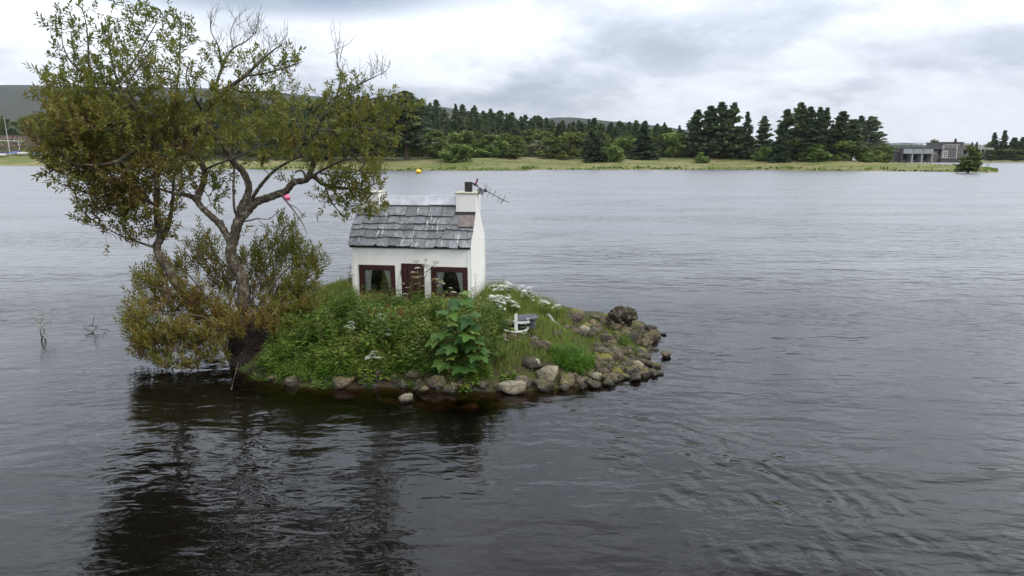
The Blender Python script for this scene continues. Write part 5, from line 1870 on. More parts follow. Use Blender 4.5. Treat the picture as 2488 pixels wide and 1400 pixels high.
def build_undergrowth():
    rng = np.random.default_rng(5)
    GREEN = wpoly([(665, 915), (740, 920), (830, 915), (930, 905), (1010, 905), (1110, 915), (1190, 925), (1215, 900), (1200, 840), (1215, 790), (1190, 765), (1150, 755), (1000, 748), (860, 745), (780, 745), (740, 770), (690, 820), (655, 860)])
    # the bank is a patchwork of clumps, each with its own kind, height and colour
    cc = scatter(GREEN, 235, rng)
    cc = cc[~house_mask(cc, 0.12)]
    kinds = [[], [], [], []]
    for c0 in cc:
        dd = poly_sd(c0[None], ISLE)[0]
        hh = (rng.uniform(0.12, 0.45) if rng.random() < .7 else rng.uniform(0.4, 0.72)) * (0.34 if house_mask(c0[None], 0.4)[0] else 0.5 if house_mask(c0[None], 0.9)[0] else 0.72 if house_mask(c0[None], 1.4)[0] else 1.0) * np.clip(0.6 + dd * 0.5, 0.55, 1)
        tt = rng.uniform(0.0, 0.95)
        kd = rng.choice(4, p=(0.46, 0.24, 0.16, 0.14))
        m = rng.integers(5, 13)
        r = rng.uniform(0.08, 0.2)
        qq = c0 + rng.normal(0, r, (m, 2))
        for q1 in qq:
            kinds[kd].append((q1[0], q1[1], hh * rng.uniform(.7, 1.1), tt + rng.normal(0, .06)))
    stems_all = []
    for kd, (nl, L, W, droop, lean, lab) in enumerate(((20, 0.15, 0.030, 0.0, 0.14, 'willowherb with narrow leaves covering the bank before the cottage'), (12, 0.17, 0.075, 0.1, 0.2, 'broad leaved green weeds mixed into the bank before the cottage'),
                                                       (26, 0.11, 0.020, 0.15, 0.3, 'fine leaved green weeds mixed into the bank before the cottage'), (9, 0.24, 0.034, -0.5, 0.35, 'long strap leaved weeds mixed into the bank before the cottage'))):
        K = np.array(kinds[kd])
        K = K[~house_mask(K[:, :2], 0.06)]
        V, F, T_, tb = stems_with_leaves(K[:, :2], K[:, 2], rng, nl, L, W, K[:, 3], 0.5, droop, lean)
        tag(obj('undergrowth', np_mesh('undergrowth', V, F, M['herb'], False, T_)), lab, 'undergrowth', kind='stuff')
        stems_all += tb
    tag(obj('undergrowth_stems', tubes_mesh('undergrowth_stems', stems_all, M['stem'], 3)), 'thin stems of the green weeds on the bank', 'undergrowth', kind='stuff')
    # single tall willowherb spires that stand out of the bank
    q = scatter(GREEN, 95, rng)
    q = q[~house_mask(q, 0.35)]
    V, F, T_, tb = stems_with_leaves(q, rng.uniform(0.5, 0.85, len(q)), rng, 34, 0.10, 0.017, rng.uniform(.2, .9, len(q)), 0.4, 0.0, 0.16)
    tag(obj('undergrowth', np_mesh('undergrowth', V, F, M['herb'], False, T_)), 'tall leafy willowherb spires standing out of the bank', 'undergrowth', kind='stuff')
    tag(obj('undergrowth_stems', tubes_mesh('undergrowth_stems', tb, M['brown_stem'], 3)), 'reddish brown stems of the tall spires', 'undergrowth', kind='stuff')
    # hanging fringe over the front stones
    FR = wpoly([(680, 925), (760, 930), (800, 932), (900, 915), (1000, 905), (1100, 915), (1190, 925), (1190, 908), (1000, 890), (850, 895), (690, 900)])
    q = scatter(FR, 230, rng)
    V, F, T_, tb = stems_with_leaves(q, rng.uniform(0.12, 0.3, len(q)), rng, 20, 0.10, 0.018, np.full(len(q), 0.6), 0.25, 0.25, 0.3)
    tag(obj('undergrowth', np_mesh('undergrowth', V, F, M['herb'], False, T_)), 'fresh green leafy shoots hanging over the front stones', 'undergrowth', kind='stuff')

    # grass: all over the mound, taller and paler round the flowers and the walls
    def grass(name, poly, n, h0, h1, w, base, label, sd=0.16, pad=0.02, skip=True, curl=0.6):
        q = scatter(poly, n, rng)
        q = q[~house_mask(q, pad)]
        if skip:
            q = q[~rock_mask(q, 0.75)]
        z = isle_h(q[:, 0], q[:, 1])
        a = rng.random(len(q)) * 6.283
        D = np.stack((np.cos(a), np.sin(a), np.zeros(len(q))), 1)
        cl = 0.5 + 0.5 * np.sin(q[:, 0] * 4.3 + np.sin(q[:, 1] * 3)) * np.sin(q[:, 1] * 5.1)
        Hh = h0 + (h1 - h0) * rng.random(len(q)) * (0.4 + 0.6 * cl)
        V, Q, Tt = blade_arrays(np.column_stack((q, z - 0.01)), D, Hh, rng.uniform(0.6, 1.2, len(q)) * w, rng.random(len(q)) * curl)
        tint = np.clip(base + 0.15 * (cl - 0.5) + rng.normal(0, sd, len(q)), 0, 1)
        return tag(obj(name, np_mesh(name, V, [Q, Tt], M['grass'], False, np.concatenate((tint, tint)))), label, 'grass', kind='stuff')
    TOP = wpoly([(770, 715), (860, 700), (1000, 700), (1170, 706), (1260, 722), (1345, 748), (1385, 770), (1395, 815), (1380, 860), (1350, 890), (1320, 885), (1215, 915), (1190, 860), (1215, 770), (1150, 750), (860, 742), (770, 750)])
    grass('grass', TOP, 24000, 0.07, 0.30, 0.010, 0.5, 'long grass over the top and right of the island')
    grass('grass', GREEN, 6000, 0.12, 0.46, 0.008, 0.45, 'grass standing among the green weeds of the bank')
    UP = wpoly([(780, 775), (900, 775), (1000, 785), (1100, 790), (1180, 790), (1195, 765), (1140, 756), (1000, 748), (862, 745), (790, 750)])
    grass('grass', UP, 5200, 0.10, 0.40, 0.008, 0.66, 'tall yellowing grass along the top of the bank before the cottage', 0.2)
    LEFTB = wpoly([(700, 790), (760, 760), (860, 745), (860, 705), (800, 715), (740, 745), (690, 780)])
    grass('grass', LEFTB, 5000, 0.12, 0.42, 0.008, 0.5, 'grass on the left slope between bush and cottage')
    WALL = wpoly([(862, 752), (1000, 757), (1140, 766), (1170, 772), (1190, 762), (1140, 752), (1000, 745), (862, 742)])
    grass('dry_grass', WALL, 420, 0.12, 0.55, 0.006, 0.88, 'dry straw coloured grass against the cottage front', 0.1, 0.03)
    FL = wpoly([(1180, 770), (1240, 765), (1330, 775), (1380, 770), (1330, 742), (1250, 722), (1180, 712)])
    grass('grass', FL, 6500, 0.15, 0.5, 0.007, 0.5, 'tall fine grass among the white flowers right of the cottage', 0.18)
    POINT = wpoly([(1360, 880), (1430, 910), (1520, 905), (1570, 860), (1560, 800), (1450, 775), (1400, 790)])
    grass('grass', POINT, 4200, 0.05, 0.20, 0.008, 0.42, 'short grass between the stones of the point')


build_undergrowth()


def herb_clump(name, px, py, rpx, n, hmin, hmax, nl, L, W, mat, label, cat, seed, tint=0.5, squash=0.7, lean=0.25):
    rng = np.random.default_rng(seed)
    c = on_isle(px, py)
    r = rpx * cam_depth(c) / FOCAL
    a, rr = rng.random(n) * 6.283, r * np.sqrt(rng.random(n))
    q = np.stack((c[0] + rr * np.cos(a), c[1] + rr * np.sin(a) * squash), 1)
    h = rng.uniform(hmin, hmax, n) * (1.1 - 0.5 * rr / r)
    V, F, T_, tb = stems_with_leaves(q, h, rng, nl, L, W, np.full(n, tint), 0.5, 0.05, lean)
    E = empty(name, tuple(c), 0, label, cat)
    o = obj('leaves', np_mesh('leaves', V - c, F, mat, False, T_), E)
    o['kind'] = 'stuff'
    o = obj('stems', tubes_mesh('stems', [([p - c for p in pts], r_) for pts, r_ in tb], M['stem'], 3), E)
    o['kind'] = 'stuff'
    return E


herb_clump('willowherb_clump', 1395, 882, 44, 95, 0.24, 0.42, 26, 0.10, 0.016, M['bright_herb'], 'large bright green willowherb clump among the stones right of the sycamore', 'plant', 1, 0.45, 0.9)
herb_clump('willowherb_clump', 1352, 868, 22, 26, 0.16, 0.28, 20, 0.09, 0.015, M['bright_herb'], 'smaller willowherb clump touching the left of the large bright one', 'plant', 2, 0.4)
herb_clump('willowherb_clump', 1418, 912, 18, 18, 0.12, 0.22, 18, 0.08, 0.015, M['bright_herb'], 'low willowherb shoots at the waterline below the large bright clump', 'plant', 3, 0.35)
herb_clump('leafy_seedling', 1240, 925, 16, 9, 0.08, 0.2, 9, 0.09, 0.05, M['herb'], 'small dark green broad leaved plant above the smooth pale boulder', 'plant', 4, 0.5)
herb_clump('leafy_seedling', 1475, 900, 9, 6, 0.05, 0.12, 8, 0.06, 0.035, M['herb'], 'small dark leafy plant beside the pale ochre rock', 'plant', 5, 0.3)
herb_clump('grass_tuft', 1515, 838, 12, 26, 0.14, 0.34, 5, 0.13, 0.009, M['bright_herb'], 'bright grass tuft growing between the dark boulders of the point', 'plant', 6, 0.8, 0.7, 0.2)
herb_clump('grass_tuft', 1540, 860, 10, 18, 0.12, 0.24, 5, 0.11, 0.009, M['bright_herb'], 'outer grass tuft on the pale green stone', 'plant', 7, 0.6, 0.7, 0.2)
herb_clump('hanging_weed', 800, 918, 18, 24, 0.15, 0.3, 30, 0.085, 0.014, M['bright_herb'], 'bright fern like weed hanging to the water left of the round boulder', 'plant', 8, 0.25, 0.5, 0.4)
herb_clump('hanging_weed', 1150, 915, 16, 16, 0.14, 0.26, 22, 0.085, 0.014, M['bright_herb'], 'bright weed hanging over the stones below the sycamore, right hand tuft', 'plant', 9, 0.25, 0.5, 0.4)
herb_clump('hanging_weed', 1032, 885, 16, 16, 0.14, 0.26, 22, 0.085, 0.014, M['bright_herb'], 'bright weed drooping above the smooth dark brown boulder', 'plant', 10, 0.2, 0.5, 0.4)


# ------------------------------------------------------------------ sycamore sapling with big lobed leaves
def sycamore_leaf_mesh(name, seed):
    r = random.Random(seed)
    lobes = [(-118, 0.50), (-58, 0.84), (0, 1.0), (58, 0.84), (118, 0.50)]
    pts = [(0.06, -0.02)]
    for i, (a, L) in enumerate(lobes):
        a = math.radians(a + r.uniform(-5, 5))
        L *= r.uniform(0.92, 1.08)
        w = 0.37
        for da, f in ((-w, 0.70), (-w * 0.75, 0.82), (-w * 0.42, 0.84), (-w * 0.28, 0.93), (0, 1.0), (w * 0.28, 0.93), (w * 0.42, 0.84), (w * 0.75, 0.82), (w, 0.70)):
            pts.append((L * f * math.sin(a + da * (1.0 if L > .5 else .8)), L * f * math.cos(a + da)))
        if i < 4:
            b = math.radians((lobes[i][0] + lobes[i + 1][0]) / 2)
            pts.append((0.58 * math.sin(b), 0.58 * math.cos(b)))
    pts.append((-0.06, -0.02))
    V = [(0, 0.12, 0.0)]
    for x, y in pts:
        rr = math.hypot(x, y)
        V.append((x, y, -0.22 * rr * rr + 0.10 * abs(x) * (1 - rr * 0.5) + 0.02 * math.sin(9 * x + 5 * y)))
    n = len(pts)
    F = [(0, i, i + 1) for i in range(1, n)]
    me = bpy.data.meshes.new(name)
    me.from_pydata(V, [], [tuple(reversed(f)) for f in F])
    at = me.attributes.new('tint', 'FLOAT', 'FACE')
    at.data.foreach_set('value', [0.42] * len(me.polygons))
    me.materials.append(M['sycamore'])
    return me


def build_sycamore():
    rng = random.Random(8)
    c = on_isle(1115, 868)
    E = empty('sycamore_sapling', tuple(c), 0, 'bright green sycamore sapling with large lobed leaves in front of the cottage', 'sapling')
    Y0 = c[1]
    P = lambda x, y, d=0.0: at_y(x, y, Y0 + d) - c
    stems = [[(1118, 880, 0), (1115, 840, -.1), (1108, 800, -.15), (1112, 750, -.1), (1119, 715, -.05)], [(1118, 875, 0), (1135, 835, -.2), (1145, 800, -.25), (1140, 765, -.2)],
             [(1115, 865, -.05), (1090, 830, -.2), (1078, 800, -.2)], [(1120, 880, -.05), (1150, 865, -.3), (1165, 850, -.35)], [(1110, 880, -.1), (1085, 870, -.3)], [(1108, 800, -.15), (1095, 770, -.2), (1090, 745, -.2)]]
    tb = [(smooth_path([P(*q) for q in s], 4), np.linspace(0.013, 0.005, (len(s) - 1) * 4 + 1)) for s in stems]
    obj('stem', tubes_mesh('stem', tb, M['brown_stem'], 5), E)
    meshes = [sycamore_leaf_mesh('leaf', i) for i in range(4)]
    # px position, size px, heading degrees (0 = away from the camera), tilt
    spots = []
    tops = [(1117, 716, -.05), (1140, 763, -.25), (1078, 797, -.25), (1090, 745, -.25), (1160, 850, -.4), (1140, 802, -.35), (1087, 868, -.35), (1110, 775, -.25), (1105, 830, -.4), (1130, 880, -.4), (1152, 825, -.35)]
    for (x, y, d) in tops:
        h0 = rng.uniform(0, 90)
        for j in range(6):
            hd = h0 + j * 60 + rng.uniform(-18, 18)
            lay = j // 2
            spots.append((x + 4 * math.sin(math.radians(hd)), y + lay * 9, d, rng.uniform(26, 37) * (0.75 + 0.2 * lay), hd, rng.uniform(-0.25, 0.35) - 0.28 * lay))
    pet = []
    for (x, y, d, s, hd, tilt) in spots:
        o = bpy.data.objects.new('leaf', rng.choice(meshes))
        p = P(x, y, d)
        hh = math.radians(hd)
        dirv = Vector((math.sin(hh), math.cos(hh), tilt)).normalized()
        pl = s * 0.35 * c[1] / FOCAL
        q = Vector(p) + dirv * pl
        pet.append(([p, np.array(q)], 0.003))
        up = Vector((rng.uniform(-.25, .25), -0.35 + rng.uniform(-.25, .25), 1)).normalized()
        side = dirv.cross(up).normalized()
        nn = side.cross(dirv)
        sz = s * 1.02 * c[1] / FOCAL
        Mx = Matrix(((side.x, dirv.x, nn.x, q.x), (side.y, dirv.y, nn.y, q.y), (side.z, dirv.z, nn.z, q.z), (0, 0, 0, 1)))
        link(o, E)
        o.matrix_local = Mx @ Matrix.Diagonal((sz, sz, sz, 1))
    o = obj('petioles', tubes_mesh('petioles', pet, M['stem'], 3), E)
    o['kind'] = 'stuff'


build_sycamore()


# ------------------------------------------------------------------ flowering plants
def umbel_arrays(rng, r, n, dome=0.35, fl=0.18):
    """flat cluster of many little florets; returns vertices and faces"""
    V, F = [], []
    for i in range(n):
        a, rr = rng.random() * 6.283, r * math.sqrt(rng.random())
        c = np.array((rr * math.cos(a), rr * math.sin(a), dome * r * (1 - (rr / r) ** 2) + rng.uniform(-.06, .06) * r))
        s = r * fl * rng.uniform(0.7, 1.2)
        b = len(V)
        V.append(c + np.array((0, 0, s * 0.35)))
        t0 = rng.random() * 6
        for j in range(6):
            V.append(c + s * np.array((math.cos(t0 + j * 1.047), math.sin(t0 + j * 1.047), rng.uniform(-.25, .1))))
        for j in range(6):
            F.append((b, b + 1 + j, b + 1 + (j + 1) % 6))
    return np.array(V), np.array(F)


def yarrow_proto(seed, heads, h, mat, hr=0.055, spread=0.5, leaves=True):
    rng = np.random.default_rng(seed)
    E = bpy.data.objects.new('yarrow_plant', None)
    st = []
    LP, LD = [], []
    for i in range(heads):
        a = rng.random() * 6.283
        rr = spread * h * math.sqrt(rng.random()) * 0.6
        hh = h * rng.uniform(0.72, 1.05)
        top = np.array((rr * math.cos(a), rr * math.sin(a), hh))
        mid = top * np.array((.35, .35, .55))
        s = smooth_path([np.zeros(3), mid, top], 3)
        st.append((s, np.linspace(0.005, 0.0025, len(s))))
        V, F = umbel_arrays(rng, hr * rng.uniform(0.6, 1.2), 34, .35, .14)
        tl = rng.normal(0, 0.15, 2)
        V[:, 2] += V[:, 0] * tl[0] + V[:, 1] * tl[1]
        o = bpy.data.objects.new('flower_head', np_mesh('flower_head', V, F, mat))
        o.location = top
        link(o, E)
        for j in range(9):
            t = rng.uniform(0.1, 0.85)
            LP.append(s[int(t * (len(s) - 1))])
            b = rng.random() * 6.283
            LD.append((math.cos(b), math.sin(b), 0.5))
        for j in range(3):
            b = a + j * 2.1
            st.append(([top - (top - mid) * 0.12, top + np.array((math.cos(b), math.sin(b), 0)) * hr * 0.5], 0.0018))
    me = tubes_mesh('stem', st, M['stem'], 4)
    o = link(bpy.data.objects.new('stem', me), E)
    n = len(LP)
    V, F = leaf_arrays(np.array(LP), np.array(LD, float), np.tile((0, 0, 1.0), (n, 1)), rng.uniform(.05, .1, n), rng.uniform(.012, .022, n))
    o = link(bpy.data.objects.new('leaves', np_mesh('leaves', V, F, M['herb'], False, np.full(len(F), 0.55))), E)
    o['kind'] = 'stuff'
    COL.objects.link(E)
    return E


protos = [yarrow_proto(40 + i, n, h, M['petal'], 0.052) for i, (n, h) in enumerate(((6, .42), (5, .34), (8, .48)))]
_used = set()


def place_plant(protos, i, px, py, s, label, group=None, z=None):
    """base of the plant stands where the pixel meets the ground"""
    p = on_isle(px, py)
    P_ = protos[i]
    o = P_ if P_.name not in _used else copy_tree(P_)
    _used.add(P_.name)
    o.location = tuple(p - np.array((0, 0, .02)))
    o.rotation_euler = (0, 0, (px * 1.7) % 6.28)
    o.scale = (s, s, s)
    return tag(o, label, 'flower', group)


YARROW = [(1195, 752, 1, .9, 'white flowered yarrow close to the right wall of the cottage'), (1212, 745, 2, 1, 'white yarrow behind the one close to the right wall'), (1240, 738, 2, 1.05, 'tallest white yarrow at the back of the flower patch'),
          (1262, 742, 0, 1.05, 'white yarrow right of the tallest one at the back of the patch'), (1330, 778, 0, .95, 'white yarrow leaning over the driftwood'), (1352, 780, 2, .8, 'outermost white yarrow at the right end of the patch'),
          (1176, 762, 1, .7, 'low yarrow at the foot of the right front corner of the cottage'), (1300, 832, 1, .45, 'tiny yarrow with one bright head below the white ornament'), (1228, 838, 1, .4, 'small yarrow among the stones left of the white ornament')]
for (x, y, i, s, lab) in YARROW:
    place_plant(protos, i, x, y, s, lab)
ry = random.Random(14)
for i in range(26):
    q = rand_in([(1180, 742), (1225, 730), (1275, 735), (1330, 755), (1335, 785), (1270, 778), (1200, 778)], ry)
    place_plant(protos, ry.randrange(3), q[0], q[1], ry.uniform(.75, 1.05), 'white yarrow in the dense flower patch right of the cottage', 'yarrow in the flower patch')
for (x, y, s, lab) in ((905, 905, 1.2, 'white yarrow low on the bank above the squarish stone'), (860, 830, 1.2, 'white yarrow on the bank right of the bush'), (925, 815, 1.2, 'white yarrow in the middle of the green bank'),
                       (822, 790, .7, 'white yarrow left of the cottage nearest the bush'), (838, 770, .75, 'white yarrow beside the left corner of the cottage'), (800, 775, .75, 'white yarrow on the left slope by the water'), (945, 845, 1.2, 'tiny white yarrow on the bank under the door'),
                       (905, 765, .7, 'white yarrow before the left window'), (1060, 765, .8, 'white yarrow before the right window'), (850, 755, .9, 'pale yarrow at the left corner post of the cottage'), (875, 790, 1.2, 'white yarrow on the bank below the left window')):
    place_plant(protos, 1, x, y, s, lab)


def hogweed(label, base_px, Y, heads):
    """tall umbellifer: list of heads (px, py, width px, faded?)"""
    b = on_isle(*base_px)
    b = np.array((at_y(base_px[0], base_px[1], Y)[0], Y, float(isle_h(at_y(base_px[0], base_px[1], Y)[0], Y)[0]) - 0.02))
    E = empty('hogweed', tuple(b), 0, label, 'plant')
    rng = np.random.default_rng(int(base_px[0]))
    st = []
    xm = np.mean([h[0] for h in heads])
    topy = min(h[1] for h in heads)
    P = lambda x, y, d=0.0: at_y(x, y, Y + d) - b
    trunk = smooth_path([np.zeros(3), P(base_px[0] * .6 + xm * .4, (base_px[1] + topy) / 2), P(xm, topy + 22)], 5)
    st.append((trunk, np.linspace(0.013, 0.006, len(trunk))))
    for (x, y, w, faded) in heads:
        d = rng.normal(0, .08)
        top = P(x, y, d)
        j = int(len(trunk) * rng.uniform(.45, .8))
        s = smooth_path([trunk[j], trunk[j] * .4 + top * .6 + np.array((0, 0, -.04)), top - np.array((0, 0, .03))], 4)
        st.append((s, np.linspace(0.008, 0.0045, len(s))))
        r = w * 0.62 * Y / FOCAL
        V, F = umbel_arrays(rng, r, 30, .3, .17)
        ray = [([top - np.array((0, 0, .035)), top + np.array((math.cos(a) * r * .7, math.sin(a) * r * .7, 0))], 0.002) for a in np.arange(0, 6.2, .8)]
        st += ray
        o = obj('flower_head', np_mesh('flower_head', V, F, M['old_umbel'] if faded else M['petal']), E, tuple(top))
    obj('stem', tubes_mesh('stem', st, M['brown_stem'], 5), E)
    n = 30
    LP = trunk[rng.integers(1, len(trunk) // 2, n)]
    a = rng.random(n) * 6.283
    V, F = leaf_arrays(LP, np.stack((np.cos(a), np.sin(a), .3 + 0 * a), 1), np.tile((0, 0, 1.0), (n, 1)), rng.uniform(.1, .22, n), rng.uniform(.03, .07, n))
    o = obj('leaves', np_mesh('leaves', V, F, M['herb'], False, np.full(len(F), .5)), E)
    o['kind'] = 'stuff'


hogweed('tall faded hogweed in front of the maroon door', (1014, 770), 14.35, [(1011, 636, 15, 1), (1034, 631, 11, 1), (1042, 650, 24, 1), (1031, 645, 14, 1), (1059, 638, 16, 1), (1015, 652, 12, 0), (1013, 663, 12, 1), (1003, 662, 10, 0), (1008, 675, 18, 1), (1022, 672, 14, 1), (1029, 695, 8, 0), (1013, 690, 12, 1)])
hogweed('shorter hogweed with brown and white heads before the right window', (1064, 775), 14.3, [(1058, 680, 20, 1), (1068, 686, 20, 1), (1075, 690, 12, 0), (1066, 695, 10, 0), (1094, 700, 8, 0), (1102, 711, 12, 0)])
hogweed('thin faded umbellifer at the left edge of the cottage', (850, 760), 15.0, [(851, 648, 13, 1), (846, 662, 10, 1), (853, 668, 10, 1)])


hogweed('brown leaning umbellifer left of the maroon door', (985, 775), 14.3, [(968, 705, 12, 1), (978, 690, 14, 1), (990, 700, 11, 1), (984, 715, 12, 0)])
hogweed('faded umbellifer by the right corner post', (1150, 785), 14.2, [(1148, 700, 11, 1), (1158, 712, 12, 1), (1165, 722, 9, 1), (1152, 730, 10, 0)])


def dock(label, base, h, n, seed):
    rng = np.random.default_rng(seed)
    c = on_isle(*base)
    E = empty('dock_plant', tuple(c), 0, label, 'plant')
    st, LP = [], []
    for i in range(n):
        top = np.array((rng.normal(0, .06), rng.normal(0, .05), h * rng.uniform(.7, 1.05)))
        st.append(([np.zeros(3), top * .5 + rng.normal(0, .01, 3), top], (0.005, .004, .002)))
        for j in range(70):
            LP.append(top * rng.uniform(.4, 1.0) + rng.normal(0, .014, 3))
    LP = np.array(LP)
    V, F = leaf_arrays(LP, rng.normal(0, 1, LP.shape), rng.normal(0, 1, LP.shape), rng.uniform(.012, .03, len(LP)), rng.uniform(.01, .02, len(LP)))
    obj('stem', tubes_mesh('stem', st, M['brown_stem'], 4), E)
    o = obj('seed_heads', np_mesh('seed_heads', V, F, M['rust_seed'], False, np.repeat(rng.random(len(LP)), 2)), E)
    o['kind'] = 'stuff'


dock('rust red dock seed stalk on the bank below the door', (949, 822), 0.66, 5, 1)
dock('orange brown dock stalks right of the rust red one', (972, 818), 0.58, 8, 2)
dock('brown dock stalk beside the right window', (1085, 775), 0.45, 4, 3)
dock('dull brown dock stalks left of the orange ones', (905, 820), 0.55, 5, 4)
dock('dark upright dock stalk by the right front corner of the cottage', (1165, 800), 0.62, 2, 5)

# ------------------------------------------------------------------ trees across the lake
def far_leaf(name, stops):
    return leaf_mat(name, stops, 0.15, 0.7, 0.15, 0.55)


M['pine_needle'] = far_leaf('pine_needle', [(0, (0.046, 0.074, 0.040)), (0.5, (0.088, 0.124, 0.058)), (1, (0.145, 0.185, 0.085))])
M['spruce_needle'] = far_leaf('spruce_needle', [(0, (0.028, 0.052, 0.028)), (0.5, (0.054, 0.086, 0.042)), (1, (0.09, 0.125, 0.056))])
M['broad_leaf'] = far_leaf('broad_leaf', [(0, (0.066, 0.10, 0.028)), (0.5, (0.115, 0.155, 0.040)), (1, (0.175, 0.20, 0.055))])
M['shrub_leaf'] = far_leaf('shrub_leaf', [(0, (0.10, 0.16, 0.04)), (0.5, (0.17, 0.24, 0.06)), (1, (0.24, 0.30, 0.085))])
M['grey_shrub_leaf'] = far_leaf('grey_shrub_leaf', [(0, (0.09, 0.11, 0.05)), (0.5, (0.14, 0.16, 0.08)), (1, (0.20, 0.21, 0.12))])


def shards(rng, C, R, n, size, flat=0.6, elong=1.9):
    """n leaf-like triangles round each clump centre"""
    m = len(C)
    q = rng.normal(0, 1, (m, n, 3))
    q = unit(q) * (rng.random((m, n, 1)) ** 0.5)
    q[..., 2] *= flat
    P_ = (C[:, None] + q * R[:, None, None]).reshape(-1, 3)
    k = len(P_)
    a = unit(rng.normal(0, 1, (k, 3)) * np.array((1, 1, .55)) + 0.9 * unit(P_ * np.array((1, 1, 0))) + np.array((0, 0, .35)))
    b = unit(np.cross(a, rng.normal(0, 1, (k, 3))))
    s = size * rng.uniform(0.6, 1.3, (k, 1))
    V = np.stack((P_ + a * s * elong * .5, P_ - a * s * elong * .3 + b * s * .5, P_ - a * s * elong * .3 - b * s * .5), 1).reshape(-1, 3)
    F = np.arange(3 * k).reshape(-1, 3)
    ct = rng.normal(0.55, 0.3, m)
    tint = np.clip(np.repeat(ct, n) + rng.normal(0, .14, k) + 0.10 * q.reshape(-1, 3)[:, 2], 0, 1)
    return V, F, tint


def tree_proto(kind, seed):
    """unit-height tree: returns (trunk mesh, crown mesh)"""
    rng = np.random.default_rng(seed)
    C, R, tb = [], [], [([np.zeros(3), np.array((rng.normal(0, .01), rng.normal(0, .01), .5)), np.array((0, 0, .96))], (.018, .013, .003))]
    if kind == 'pine':
        for _ in range(150):
            t = rng.random() ** .8
            z = .10 + .88 * t
            rad = .21 * (1 - t) ** 0.72 * min(1, .75 + t * 1.2) + 0.008
            a = rng.random() * 6.283
            L = rad * rng.uniform(.35, 1.4)
            e = np.array((L * math.cos(a), L * math.sin(a), z + .03 * (1 - t) + rng.normal(0, .012)))
            tb.append(([np.array((0, 0, z - .03)), e], (.005, .002)))
            for s in (1.0, .55):
                C.append(e * np.array((s, s, 1)) - np.array((0, 0, .025 * (1 - s))))
                R.append(.046 * (1.1 - .6 * t) * rng.uniform(.7, 1.3))
        n, size, flat = 17, .030, .6
    elif kind == 'spruce':
        z = .03
        while z < .985:
            rad = .20 * (1 - z) ** .9 + .006
            for j in range(max(4, int(12 * (1 - z)))):
                a = rng.random() * 6.283
                L = rad * rng.uniform(.8, 1.12)
                for s in (1, .7, .42):
                    C.append(np.array((L * s * math.cos(a), L * s * math.sin(a), z - .035 * s * (1 - z))))
                    R.append(.042 * (1.15 - .8 * z))
            z += .038
        n, size, flat = 12, .032, .6
    else:
        wide = {'broad': .30, 'shrub': .52, 'upright': .24}[kind]
        base = {'broad': .06, 'shrub': .0, 'upright': .0}[kind]
        nc = {'broad': 140, 'shrub': 190, 'upright': 170}[kind]
        lumps = []
        for _ in range(9):
            a = rng.random() * 6.283
            r = wide * rng.uniform(.2, .72)
            zc = rng.uniform(base + (.06 if kind == 'broad' else .14), .80 if kind == 'broad' else .72)
            lumps.append((r * math.cos(a), r * math.sin(a), zc, wide * rng.uniform(.32, .55)))
        lumps.append((0, 0, .8, wide * .42))
        if kind != 'broad':                  # shrubs are leafy right down to the ground
            for q in range(7):
                a = q * .9 + rng.random() * .5
                r = wide * rng.uniform(.35, .6)
                lumps.append((r * math.cos(a), r * math.sin(a), rng.uniform(.16, .34), wide * rng.uniform(.36, .5)))
        for _ in range(nc):
            L = lumps[rng.integers(len(lumps))]
            d = unit(rng.normal(0, 1, 3)[None])[0] * rng.random() ** .35
            c = np.array((L[0] + d[0] * L[3], L[1] + d[1] * L[3], min(L[2] + d[2] * min(L[3], .3) * 1.0, .97)))
            c[2] = max(c[2], base)
            C.append(c)
            R.append(.07 * (1.5 if kind == 'shrub' else 1) * rng.uniform(.7, 1.3))
        for L in lumps[:6]:
            tb.append(([np.array((0, 0, .06)), np.array((L[0] * .5, L[1] * .5, L[2] * .55)), np.array(L[:3])], (.012, .008, .003)))
        n, size, flat = 22, (.06 if kind == 'shrub' else .042), .9
    V, F, tint = shards(rng, np.array(C), np.array(R), n, size, flat)
    mat = {'pine': M['pine_needle'], 'spruce': M['spruce_needle'], 'broad': M['broad_leaf'], 'shrub': M['shrub_leaf'], 'upright': M['broad_leaf']}[kind]
    return tubes_mesh('trunk', tb, M['far_bark'], 5), np_mesh('crown', V, F, mat, False, tint)


PROTO = {k: [tree_proto(k, 60 + 7 * j + i) for i in range(n)] for j, (k, n) in enumerate((('pine', 4), ('spruce', 3), ('broad', 3), ('shrub', 3), ('upright', 2)))}
NAMES = {'pine': ('pine_tree', 'tree'), 'spruce': ('spruce_tree', 'tree'), 'broad': ('broadleaf_tree', 'tree'), 'shrub': ('shrub', 'shrub'), 'upright': ('broadleaf_tree', 'tree')}
_rt = random.Random(77)


def far_tree(kind, loc, h, wscale, label, group=None, mat=None):
    nm, cat = NAMES[kind]
    E = empty(nm, tuple(loc), _rt.random() * 6.28, label, cat, group)
    tm, cm = PROTO[kind][_rt.randrange(len(PROTO[kind]))]
    E.scale = (h * wscale, h * wscale, h)
    obj('trunk', tm, E)
    o = obj('crown', cm, E)
    if mat is not None:
        o.material_slots[0].link = 'OBJECT'
        o.material_slots[0].material = mat
    return E


